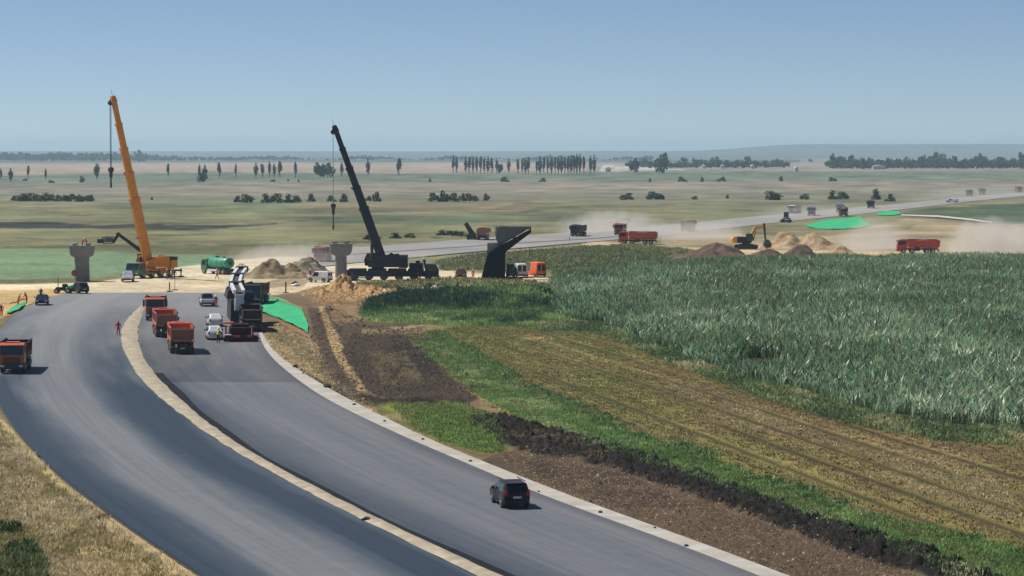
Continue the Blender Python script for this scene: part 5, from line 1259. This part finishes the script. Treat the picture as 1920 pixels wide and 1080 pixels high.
car('white pickup seen from behind, left of the dark paving machines', rear_at(390, 575, R(10), 2.4), R(10), 'white', 'pickup', 'pickup', 'pickup_truck', 4.9, 1.9, 1.9)
car('front white car of the pair parked beside the paver', rear_at(405, 613, R(12), 2.1), R(12), 'white', 'hatch', L=4.2, Hh=1.55)
car('white car nearest the camera beside the paver, worker at its rear', rear_at(404, 638, R(11), 2.1), R(11), 'white', 'hatch', L=4.2, Hh=1.6)
car('small white delivery van left of the earth heap, dark rear doors', G(599, 529), R(64), 'white', 'van', 'van', 'van', 4.1, 1.75, 1.85)
car('maroon car facing the camera behind the black crane', front_at(863, 523, R(178), 2.1), R(178), 'maroon', 'hatch', L=4.2, Hh=1.6)
car('white van seen from behind, right of the black abutment', rear_at(979, 521, R(7), 2.6), R(7), 'white', 'van', 'van', 'van', 5.2, 1.95, 2.45)
car('bright orange van parked between the white van and the corn', rear_at(1015, 520, R(21), 2.6), R(21), 'vorange', 'van', 'van', 'van', 5.2, 2.0, 2.6)
car('black van standing between the abutment and the white van', rear_at(959, 521, R(4), 2.4), R(4), 'dark', 'van', 'van', 'van', 4.8, 1.3, 2.3)
car('white car left of two pale cars far behind the dusty truck', G(1141, 423), R(80), 'white', 'hatch', L=4.3)
car('pale car right of two far behind the dusty truck', G(1169, 417), R(84), 'silver', 'hatch', L=5)
car('small white car far up the new road', G(1785, 380), R(70), 'white', 'van', L=5, Hh=1.7)

# green tanker
def tanker(label, loc, rz):
    t = thing('tanker_truck', label, 'tanker truck', loc, rz)
    m_ = MB(); m_.box(-.45, .45, -3.4, 2.6, .75, 1.05).box(-1.1, 1.1, -3.45, -3.35, .5, .7); m_.build('chassis', steel, t)
    m_ = MB(); m_.prism([(1.9, .75), (3.5, .7), (3.55, 1.6), (3.3, 2.65), (1.9, 2.75)], -1.18, 1.18); cb = m_.build('cab', PAINT['green'], t, bevel=.05)
    m_ = MB(); m_.prism([(3.56, 1.65), (3.33, 2.55), (3.36, 2.57), (3.59, 1.66)], -1.05, 1.05); m_.build('windshield', glass, cb)
    for s in (-1, 1):
        m_ = MB(); m_.prism([(2.2, 1.65), (3.35, 1.65), (3.15, 2.45), (2.2, 2.45)], s * 1.175, s * 1.2); m_.build('side_window', glass, cb)
    n = 20
    m_ = MB(); rg = []
    for y, k in ((-3.55, .2), (-3.5, .75), (-3.35, .97), (-3.2, 1), (1.5, 1), (1.62, .95), (1.7, .7)):
        rg.append([(1.12 * k * math.cos(2 * math.pi * i / n), y, 2.05 + 1.0 * k * math.sin(2 * math.pi * i / n)) for i in range(n)])
    m_.loft(rg); tk = m_.build('tank', mat('tank_green', (.03, .33, .20), .4, dirt=.1), t, smooth_=True)
    for y in (-2.4, -.8, .8):
        m_ = MB(); m_.loft([[(1.15 * math.cos(2 * math.pi * i / n), yy, 2.05 + 1.03 * math.sin(2 * math.pi * i / n)) for i in range(n)] for yy in (y - .05, y + .05)]); m_.build('tank_band', PAINT['green'], tk)
    m_ = MB(); m_.cyl((0, .2, 2.9), (0, .2, 3.25), .28, n=12).cyl((0, -1.8, 2.9), (0, -1.8, 3.2), .22, n=12); m_.build('hatch', steel, tk)
    m_ = MB(); m_.cyl((0, -3.56, 2.05), (0, -3.62, 2.05), .4, n=14); m_.build('end_cap', black, tk)
    for s in (-1, 1):
        wheel(t, s * 1.0, 2.7); wheel(t, s * .95, -1.6, .52, .5); wheel(t, s * .95, -2.8, .52, .5)
        m_ = MB(); m_.box(s * 1.1 - .06, s * 1.1 + .06, -.9, 1.5, .6, .95); m_.build('side_guard', white_p, t)
    return t
tanker('green tanker truck with ribbed tank, a worker in red walking past', G(409, 514), R(44))
# small tractor and trailer with green load left of the olive van
t = thing('quad_tractor', 'low dark tractor with a green load at the road end', 'tractor', G(119, 550), R(88))
m_ = MB(); m_.box(-.6, .6, -.3, 1.3, .45, .95, .1, 0, .2).box(-.7, .7, -1.2, -.2, .4, .7); m_.build('chassis', PAINT['dark'], t)
m_ = MB(); m_.box(-.5, .5, -.6, .1, .95, 1.45, .1); m_.build('cabin', PAINT['dark'], t)
m_ = MB(); m_.ball((0, -1.3, .95), .6, .8, .4); m_.build('green_load', cloth, t)
for s in (-1, 1): wheel(t, s * .7, 1.0, .38, .25); wheel(t, s * .75, -.8, .45, .3)

# paver, feeder with conveyor, and the truck behind them
conv_w = mat('conveyor_white', (.75, .76, .76), .4, dirt=.1)
P0 = rear_at(452, 641, R(8), 3.0)
t = thing('asphalt_paver', 'low dark red asphalt paver behind the white conveyor', 'paver', P0, R(8))
m_ = MB(); m_.box(-1.25, 1.25, -1.6, 2.6, .55, 1.55, .08).box(-1.0, 1.0, -.6, 1.4, 1.55, 1.9); m_.build('body', PAINT['maroon'], t, bevel=.04)
m_ = MB(); m_.box(-2.0, 2.0, -3.0, -2.1, .08, .55).box(-1.9, 1.9, -3.15, -3.0, .4, .75); sc = m_.build('screed', PAINT['maroon'], t)
m_ = MB(); m_.box(-.9, -.1, -3.2, -3.16, .55, .8).box(.7, 1.3, -3.2, -3.16, .55, .8); m_.build('hazard_plate', mat('hazard_red', (.6, .08, .05), .5), sc)
m_ = MB(); m_.box(-1.9, -1.0, -2.9, -2.2, .56, .82, .1); m_.build('step_box', conv_w, sc)
for s in (-1, 1):
    m_ = MB(); m_.prism([(-2.2, .05), (2.4, .05), (2.7, .35), (2.5, .7), (-2.2, .7), (-2.5, .35)], s * 1.1 - .18, s * 1.1 + .18); m_.build('track', black, t)
    m_ = MB(); m_.prism([(2.2, .5), (4.0, .5), (4.2, 1.3), (2.2, 1.6)], s * 1.55 - .08, s * 1.55 + .08); m_.build('hopper_wing', PAINT['red'], t)
    m_ = MB(); m_.beam((s * 1.5, -2.6, .5), (s * 1.5, 1.2, .75), .15, .2); m_.build('tow_arm', steel, t)
m_ = MB(); m_.box(-1.9, -.7, .2, 1.7, 1.9, 2.05).cyl((-.8, .4, 1.5), (-.8, .4, 2.0), .05); m_.build('red_console', mat('hazard_red', (.6, .08, .05)), t)
m_ = MB(); m_.box(-1.2, 1.2, -1.4, .6, 3.0, 3.1)
for sx in (-1.1, 1.1):
    for sy in (-1.3, .5): m_.cyl((sx, sy, 1.5), (sx, sy, 3.0), .04, n=5)
P1 = rear_at(462, 612, R(9), 6.0)
f_ = thing('material_feeder', 'tall dark feeder machine with long white railed conveyor beside the green cloth', 'feeder machine', P1, R(9))
m_ = MB(); m_.box(-1.9, 1.75, -5.0, 4.6, .55, 3.3, .05, .1, .6).box(-2.3, -.6, -2.5, 4.0, 3.3, 4.4, .25, .5, .8).box(-.5, 1.2, -3.5, 3.0, 3.2, 4.1, .1, .3, .6); m_.build('body', PAINT['dark'], f_, bevel=.05)
m_ = MB(); m_.box(-.2, 1.2, -5.2, -4.95, 1.6, 2.9); m_.build('radiator_grille', plastic, f_)
m_ = MB(); m_.box(.3, .95, -5.24, -5.2, 2.2, 2.7); m_.build('yellow_plate', mat('plate_yellow', (.30, .34, .06), .6), f_)
m_ = MB(); m_.box(-1.2, -.9, -4.0, 3.0, .8, 2.0); m_.build('side_tank', PAINT['maroon'], f_, bevel=.03)
for y in (-3.6, -1.8, 1.8, 3.6):
    for s in (-1, 1): wheel(f_, .2 + s * 1.0, y, .7, .5)
arm_pts = [(-1.0, -8.6, 4.3), (-1.3, -4.2, 5.2), (-.7, 1.0, 6.0), (.2, 6.2, 6.6)]
cv = MB()
for a, b in zip(arm_pts, arm_pts[1:]): cv.beam(a, b, .75, .3)
cvo = cv.build('conveyor', plastic, f_)
for a, b in zip(arm_pts, arm_pts[1:]):
    a, b = Vector(a), Vector(b); x = (b - a).cross(Vector((0, 0, 1))).normalized(); a2, b2 = a.lerp(b, .04), a.lerp(b, .86)
    for s in (-1, 1):
        m_ = MB(); m_.beam(a2 + x * s * .55 + Vector((0, 0, .12)), b2 + x * s * .55 + Vector((0, 0, .12)), .36, .5); m_.build('side_rail', conv_w, cvo)
    m_ = MB(); m_.beam(b2 + Vector((0, 0, .1)), b + Vector((0, 0, .1)), 1.6, .7); m_.build('hinge_collar', PAINT['dark'], cvo)
m_ = MB(); m_.loft([[(x - 1.0, y - 8.75, z) for x, y in ((-w, -d), (w, -d), (w, d), (-w, d))] for z, w, d in ((4.15, .62, .45), (3.6, .5, .4), (2.2, .62, .45))]); m_.build('chute', conv_w, f_)
m_ = MB(); m_.beam((-1.6, -3.8, 1.2), (-1.25, -6.4, 4.5), .12, .12).beam((-.2, -4.9, 2.9), (-1.0, -7.2, 4.4), .14, .14); m_.build('support_strut', conv_w, f_)
for k, (x, y, z, w) in enumerate([(-1.0, -1.5, 3.2, .7), (-1.3, .8, 3.9, .8), (-.6, 3.6, 4.5, .9)]):
    m_ = MB(); m_.cyl((x - .8, y, z), (x + .9, y, z), w, n=14); m_.build('idler_drum', PAINT['dark'], f_)
dump_truck('black dump truck backed up to the right side of the red paver', rear_at(473, 622, R(8), 4.4), R(8), 'dark', 'dark', 'box')
dump_truck('black truck facing the camera behind the dark feeder machine', front_at(472, 572, R(177), 4.6), R(177), 'dark', 'dark', 'box')

# boom lift reaching over from behind the orange crane
Yl = G(262, 519).y + 9
Lc = AT(262, 510, Yl)
t = thing('boom_lift', 'dark knuckle boom with caged basket reaching out behind the orange crane', 'boom lift', (Lc.x, Yl, 0), 0)
def LL(u, v): p = AT(u, v, Yl); return Vector((p.x - Lc.x, 0, p.z))
m_ = MB(); m_.box(-1.6, 1.6, -.9, .9, .5, 1.5, .1).beam((0, 0, 1.5), LL(262, 476), .6, .8); m_.build('chassis', PAINT['dark'], t)
for x in (-1.1, 1.1):
    for y in (-.8, .8): w = wheel(t, x, y, .45, .3); w.rotation_euler = (0, 0, R(90))
m_ = MB(); m_.beam(LL(264, 470), LL(222, 439), .55, .65, .4, .5).cyl(LL(222, 439) + Vector((0, -.35, 0)), LL(222, 439) + Vector((0, .35, 0)), .35, n=10).beam(LL(222, 439), LL(212, 455), .4, .5); m_.build('boom_arm', PAINT['dark'], t)
m_ = MB(); a, b = LL(194, 456), LL(212, 456)
bz = a.z
m_.box(a.x, b.x, -.7, .7, bz - .08, bz + .02)
for x in np.linspace(a.x, b.x, 6):
    for y in (-.68, .68): m_.box(x - .03, x + .03, y - .03, y + .03, bz, bz + 1.15)
for z in (.4, .75, 1.15):
    m_.box(a.x, b.x, -.7, -.66, bz + z - .03, bz + z + .03).box(a.x, b.x, .66, .7, bz + z - .03, bz + z + .03)
    m_.box(a.x - .02, a.x + .02, -.7, .7, bz + z - .03, bz + z + .03).box(b.x - .02, b.x + .02, -.7, .7, bz + z - .03, bz + z + .03)
bk = m_.build('basket', plastic, t)
m_ = MB(); m_.box(a.x + .2, b.x - .1, .5, .6, bz + .2, bz + 1.0); m_.build('mesh_panel', mat('galvanised', (.34, .36, .36), .5, .3), bk)
m_ = MB(); q = LL(188, 452); m_.box(q.x - .5, q.x + .55, -.4, .4, q.z - .35, q.z + .35).beam(q + Vector((.3, 0, .3)), q + Vector((.5, 0, .8)), .1, .1); m_.build('tool_rack', black, bk)

# excavator
Pe = G(1399, 467); t = thing('excavator', 'yellow tracked excavator digging at the dark earth heap', 'excavator', Pe, R(-84)); t.scale = (1.12, 1.12, 1.12)
yl = PAINT['yellow']
for s in (-1, 1):
    m_ = MB(); m_.prism([(-1.9, .1), (1.9, .1), (2.25, .5), (1.95, .9), (-1.95, .9), (-2.25, .5)], s * 1.15 - .28, s * 1.15 + .28); m_.build('track', black, t)
m_ = MB(); m_.box(-.9, .9, -1.2, 1.2, .5, 1.05).cyl((0, 0, 1.0), (0, 0, 1.25), .8, n=16); m_.build('undercarriage', steel, t)
m_ = MB(); m_.box(-1.3, 1.3, -2.5, .9, 1.25, 1.7).box(-1.3, 1.3, -2.2, -.3, 1.7, 2.5, .05); ho = m_.build('house', PAINT['dark'], t, bevel=.04)
m_ = MB(); m_.box(-1.32, -.4, -1.9, .9, 1.7, 2.1, .05); m_.build('side_panel', yl, ho)
m_ = MB(); m_.prism([(-3.0, 1.25), (-2.1, 1.25), (-2.1, 2.6), (-2.8, 2.5), (-3.1, 2.0)], -1.35, 1.35); m_.build('counterweight', yl, ho, bevel=.05)
m_ = MB(); m_.prism([(-.2, 1.7), (1.3, 1.7), (1.25, 2.4), (1.0, 3.1), (-.2, 3.15)], .35, 1.3); m_.build('cab', glass, t, bevel=.03)
B0, B1_, B2_, B3 = Vector((0, .7, 1.9)), Vector((0, 1.7, 4.1)), Vector((0, 3.5, 4.6)), Vector((0, 3.9, 2.0))
m_ = MB(); m_.beam(B0, B1_, .5, .6, .5, .8, up=(1, 0, 0)).beam(B1_, B2_, .5, .8, .45, .45, up=(1, 0, 0)); m_.build('boom', yl, t)
m_ = MB(); m_.beam(B2_ + Vector((0, .1, .55)), B3, .38, .7, .3, .32, up=(1, 0, 0)); m_.build('stick', black, t)
m_ = MB(); m_.cyl((0, 1.5, 1.7), B1_ + Vector((0, .3, -.3)), .12, n=8).cyl(B1_ + Vector((0, .1, .35)), B2_ + Vector((0, .3, .6)), .1, n=8); m_.build('hydraulic_ram', chrome, t)
m_ = MB(); m_.prism([(3.9, 2.0), (4.5, 1.9), (5.1, 1.1), (4.9, .3), (4.1, .2), (3.5, .7), (3.6, 1.4)], -.65, .65); m_.build('bucket', mat('bucket_steel', (.10, .10, .12), .5, .3), t, bevel=.03)

# far machines
def grader(label, u, v, rz, col):
    t = thing('road_grader', label, 'grader', G(u, v), rz)
    m_ = MB(); m_.box(-.6, .6, -3.6, -.4, .9, 1.9, .05).beam((0, -.4, 1.6), (0, 3.6, 1.2), .4, .4); m_.build('frame', PAINT[col], t)
    m_ = MB(); m_.box(-.8, .8, -1.4, .2, 1.5, 3.2, .12); m_.build('cab', glass, t)
    m_ = MB(); m_.box(-.85, .85, -1.45, .25, 3.2, 3.3); m_.build('cab_roof', PAINT['white'] if col != 'dark' else PAINT['dark'], t)
    m_ = MB(); m_.beam((-1.8, 1.0, .5), (1.8, 1.6, .5), .1, .6); m_.build('blade', steel, t)
    for s in (-1, 1):
        for y in (-3.0, -1.5, 3.3): wheel(t, s * .95, y, .65, .4)
    return t
grader('dusty grey grader on the far road in front of an orange and white truck', 1474, 417, R(170), 'grey')
grader('dark grader beside the large round bush on the far road', 1669, 378, R(150), 'dark')
dump_truck('orange and white truck behind the dusty grey grader', front_at(1484, 401, R(160), 4.6), R(160), 'white', 'orange', 'box')
dump_truck('small dark red truck directly in front of the blue one', rear_at(1583, 406, R(-2), 4.4), R(-2), 'red', 'maroon', 'round')
t = thing('tipper_conveyor', 'dark raised conveyor arm left of the red truck near the abutment', 'conveyor', AT(884, 450, G(884, 450).y))
k = G(884, 450).y / F
m_ = MB(); m_.box(-1.2, 1.3, -2, 2, .3, 1.6, .2); m_.build('chassis', PAINT['olive'], t)
m_ = MB(); m_.beam((.4, 0, 1.2), (-11 * k, 0, 32 * k), 1.3, 1.3, 1.0, 1.2, up=(0, 1, 0)); m_.build('conveyor_arm', PAINT['olive'], t)
for s in (-1, 1): wheel(t, s * .9, -1.2, .5, .35); wheel(t, s * .9, 1.2, .5, .35)

# people
person('worker in dark red overalls walking along the median edge', 222, 629, R(170), 'pink', 2, hat=(.55, .12, .2))
pz = 6.05
for lb, u, rz_, hat in (('worker crouched on the left pier cap, white helmet', 154.5, R(-60), (.85, .85, .85)), ('worker in red on the left pier cap, right of the helmeted one', 162.5, R(80), (.5, .05, .03))):
    q = AT(u, 457, G(154, 527).y); o = person(lb, u, 457, rz_, 'red', 3, hat=hat, loc=Vector((q.x, q.y, pz + .02))); o.scale = (.92, .92, .68)
person('worker in bright red overalls striding past the green tanker', 407, 524, R(120), 'red', 1)
person('worker in red at the right side of the white pickup', 405, 577, R(20), 'red', 0)
person('dark clothed worker in a yellow vest at the rear of the near white car', 409, 644, R(-10), 'dark', 3, vest=(.7, .62, .05))
person('worker in a yellow vest standing right of the orange crane', 322, 524, R(150), 'grey', 0, vest=(.7, .7, .1))
person('dark clothed worker at the far right of the orange crane', 327, 524, R(-120), 'dark', 2)
person('worker in grey beside the crane wheels', 313, 524, R(40), 'grey', 0)
person('worker in orange standing left of the black abutment', 887, 524, R(160), 'orange', 0)
person('worker in red beside the small white delivery van', 582, 524, R(60), 'red', 2)
person('worker in orange at the right end of the small green cloth', 50, 570, R(70), 'orange', 3)
person('worker in orange bending over the small green cloth', 34, 573, R(-60), 'orange', 3)
person('worker in dark red at the left photo edge below the green cloth', 3, 594, R(30), 'pink', 3)
person('dark figure standing behind the blue car', 77, 562, R(10), 'dark', 0)
q = AT(796, 500, G(796, 524).y); person('dark figure on the deck of the black crane', 796, 500, R(30), 'dark', 3, loc=Vector((q.x, q.y + .3, 1.9)))

# small things on the site
post_m = mat('post_wood', (.22, .12, .07), .8); sg = mat('sign_red', (.20, .02, .02), .5)
t = thing('round_sign', 'round dark red sign on a thin post before the left pier', 'sign', G(140, 538))
m_ = MB(); m_.cyl((0, 0, -.2), (0, 0, 2.7), .04, n=6); m_.build('post', chrome, t)
m_ = MB(); m_.cyl((0, -.05, 2.25), (0, -.08, 2.25), .52, n=24); m_.build('disc', sg, t)
m_ = MB(); m_.cyl((0, -.081, 2.25), (0, -.09, 2.25), .40, n=24); m_.build('disc_face', mat('sign_grey', (.12, .06, .06), .5), t)
def stake(label, u, v, h, m=post_m, foot=False, w=.12):
    t = thing('marker_post', label, 'post', G(u, v)); m_ = MB(); m_.box(-w / 2, w / 2, -w / 2, w / 2, -.2, h); m_.build('post', m, t)
    if foot: m_ = MB(); m_.box(-.45, .45, -.3, .3, .0, .12, .05); m_.build('foot', black, t)
    return t
stake('brown wooden post behind the low dark tractor', 109, 541, 1.9)
stake('thin dark post on a base, left of two in front of the orange crane', 318, 547, 1.5, steel, True, .16)
stake('taller thin post on a base, right of two in front of the orange crane', 328, 544, 1.9, chrome, True, .09)
stake('thin marker post on the edge of the new road below the purple truck', 1068, 453, 1.3, steel)
stake('bent post among the brown earth near the white sacks', 536, 549, 1.7, steel, True, .2)
def sack(label, u, v, w, h, m): 
    m_ = MB(); m_.ball((0, 0, h * .4), w / 2, w * .35, h * .6, 12, 7); m_.v = [(x * (1 + .15 * math.sin(z * 9 + y * 5)), y, z + .1 * math.sin(x * 4)) for x, y, z in m_.v]
    o = m_.build('sack', m, None, smooth_=True, label=label, category='sack'); o.location = G(u, v)
sack('white sack lying on the sand left of the delivery van', 553, 537, 1.6, .5, conv_w)
sack('black sack on top of the white one by the delivery van', 552, 534, 1.1, .6, black)
sack('white sack lying below the cab of the black crane', 814, 543, 1.2, .7, conv_w)
rk = mat('rock_dark', (.055, .05, .045), .95, scale=3, var=.3)
rocks = [(555,688,.55),(614,726,.65),(664,759,.28),(721,790,.22),(793,824,.22),(882,865,.22),(1126,961,.24),(1287,1024,.24),(73,856,.2),(686,976,.45),(568,700,.2),(1228,990,.15),(1010,922,.15)]
rl = ['largest dark clod at the upper end of the pale shoulder','broad dark clod lying half across the pale shoulder','dark stone on the shoulder above the green grass patch','small dark stone on the shoulder, level with the grass patch','small dark stone on the shoulder below the grass patch','dark stone on the shoulder just above the minivan','dark stone on the shoulder below the minivan','lowest dark stone on the pale shoulder','small dark stone at the edge of the left verge','dark clod in a dent of the gravel median','little stone next to the largest dark clod','tiny stone on the shoulder beside the brown clods','tiny stone on the shoulder right of the minivan']
for (u, v, s), lb in zip(rocks, rl):
    s *= .62; m_ = MB(); m_.ball((0, 0, s * .3), s, s * .8, s * .5, 9, 6)
    rr = random.Random(int(u)); m_.v = [(x * rr.uniform(.8, 1.2), y * rr.uniform(.8, 1.2), max(z * rr.uniform(.7, 1.2), -.05)) for x, y, z in m_.v]
    o = m_.build('rock', rk, None, label=lb, category='rock'); o.location = G(u, v, .02)
# white roofed farm sheds far away
for lb, u, v, w in (('long low white roofed farm shed in the far right wood', 1648, 317, 24), ('white shed roof at the right edge of the village', 1355, 316, 7), ('bright white shed roof in the grey field', 1493, 321, 6), ('small white shed at the left of the village', 1320, 316, 6), ('white building at the foot of the village wood', 1411, 316, 8), ('pale quarry shed right of the long windbreak', 1140, 322, 10), ('tiny white hut under the close pair of poplars', 372, 341, 4)):
    p = G(u, v); k = p.y / F * w; t = thing('farm_shed', lb, 'shed', p, 0)
    m_ = MB(); m_.box(-k / 2, k / 2, -4, 4, 0, 3.4); m_.build('wall', mat('shed_wall', (.5, .5, .48), .8), t)
    m_ = MB(); m_.prism([(-k / 2 - .4, 3.4), (0, 5.4), (k / 2 + .4, 3.4)], -4.5, 4.5, 'y'); m_.build('roof', mat('shed_roof', (.75, .77, .78), .5), t)

# ------------------------------------------------------------------ air
def vol_box(name, x0, x1, y0, y1, z0, z1, col, dens, label=None):
    m_ = MB(); m_.box(x0, x1, y0, y1, z0, z1)
    m = bpy.data.materials.new(name); m.use_nodes = True; n, l = m.node_tree.nodes, m.node_tree.links
    n.remove(n['Principled BSDF'])
    v = n.new('ShaderNodeVolumePrincipled'); v.inputs['Color'].default_value = (*col, 1); v.inputs['Density'].default_value = dens; v.inputs['Anisotropy'].default_value = .2
    l.new(v.outputs[0], n['Material Output'].inputs['Volume'])
    o = m_.build(name, m, None, kind='stuff')
    return o, m, v
vol_box('haze', -14000, 14000, -300, 17000, -2.5, 75, (.60, .83, 1.0), 0.85e-4)

def dust(label, a, b, dy, h, dens, col=(.98, .93, .86), seed=0.0):
    """soft dust hanging over the road between two surveyed points"""
    p, q = G(*a), G(*b); c = (p + q) / 2; L = (q - p).length / 2; rz = math.atan2((q - p).y, (q - p).x)
    m_ = MB(); m_.box(-L, L, -dy, dy, -.4, h)
    m = bpy.data.materials.new('dust'); m.use_nodes = True; n, l = m.node_tree.nodes, m.node_tree.links
    n.remove(n['Principled BSDF'])
    v = n.new('ShaderNodeVolumePrincipled'); v.inputs['Color'].default_value = (*col, 1)
    tc = n.new('ShaderNodeTexCoord'); sp = n.new('ShaderNodeSeparateXYZ'); l.new(tc.outputs['Object'], sp.inputs[0])
    def M(op, a, b=0.0):
        k = n.new('ShaderNodeMath'); k.operation = op
        for i, x in enumerate((a, b)):
            if isinstance(x, (int, float)): k.inputs[i].default_value = x
            else: l.new(x, k.inputs[i])
        return k.outputs[0]
    sq = lambda o, s: M('POWER', M('ABSOLUTE', M('DIVIDE', o, s)), 2.0)
    r2 = M('ADD', M('ADD', sq(sp.outputs[0], L), sq(sp.outputs[1], dy)), sq(sp.outputs[2], h))
    nz = n.new('ShaderNodeTexNoise'); nz.inputs['Scale'].default_value = 2.2 / h; nz.inputs['Detail'].default_value = 3
    mp = n.new('ShaderNodeMapping'); mp.inputs['Location'].default_value = (seed * 13, seed * 7, 0); l.new(tc.outputs['Object'], mp.inputs[0]); l.new(mp.outputs[0], nz.inputs['Vector'])
    f = M('MAXIMUM', M('SUBTRACT', M('SUBTRACT', 1.25, r2), M('MULTIPLY', nz.outputs[0], 1.1)), 0.0)
    l.new(M('MULTIPLY', f, dens), v.inputs['Density'])
    l.new(v.outputs[0], n['Material Output'].inputs['Volume'])
    o = m_.build('dust_cloud', m, None, kind='stuff', label=label, category='dust'); o.location = (c.x, c.y, 0); o.rotation_euler = (0, 0, rz)
dust('big pale dust cloud trailing behind the bright red truck', (1735, 474), (2010, 476), 18, 9.5, .24, seed=1)
dust('thin dust hanging left of the bright red truck', (1560, 468), (1720, 470), 24, 9, .10, seed=2)
dust('dust rising between the rusty truck and the excavator', (1170, 446), (1440, 448), 26, 6, .085, seed=3)
dust('dust behind the purple truck on the new road', (1070, 440), (1220, 432), 20, 7.5, .12, seed=4)
dust('pale dust drifting over the gravel heaps', (430, 500), (660, 484), 16, 5, .09, seed=5)
dust('faint dust over the far road by the dark trucks', (1660, 385), (1980, 358), 26, 7, .006, seed=6)
dust('faint dust around the blue truck', (1400, 416), (1640, 394), 24, 6, .010, seed=7)
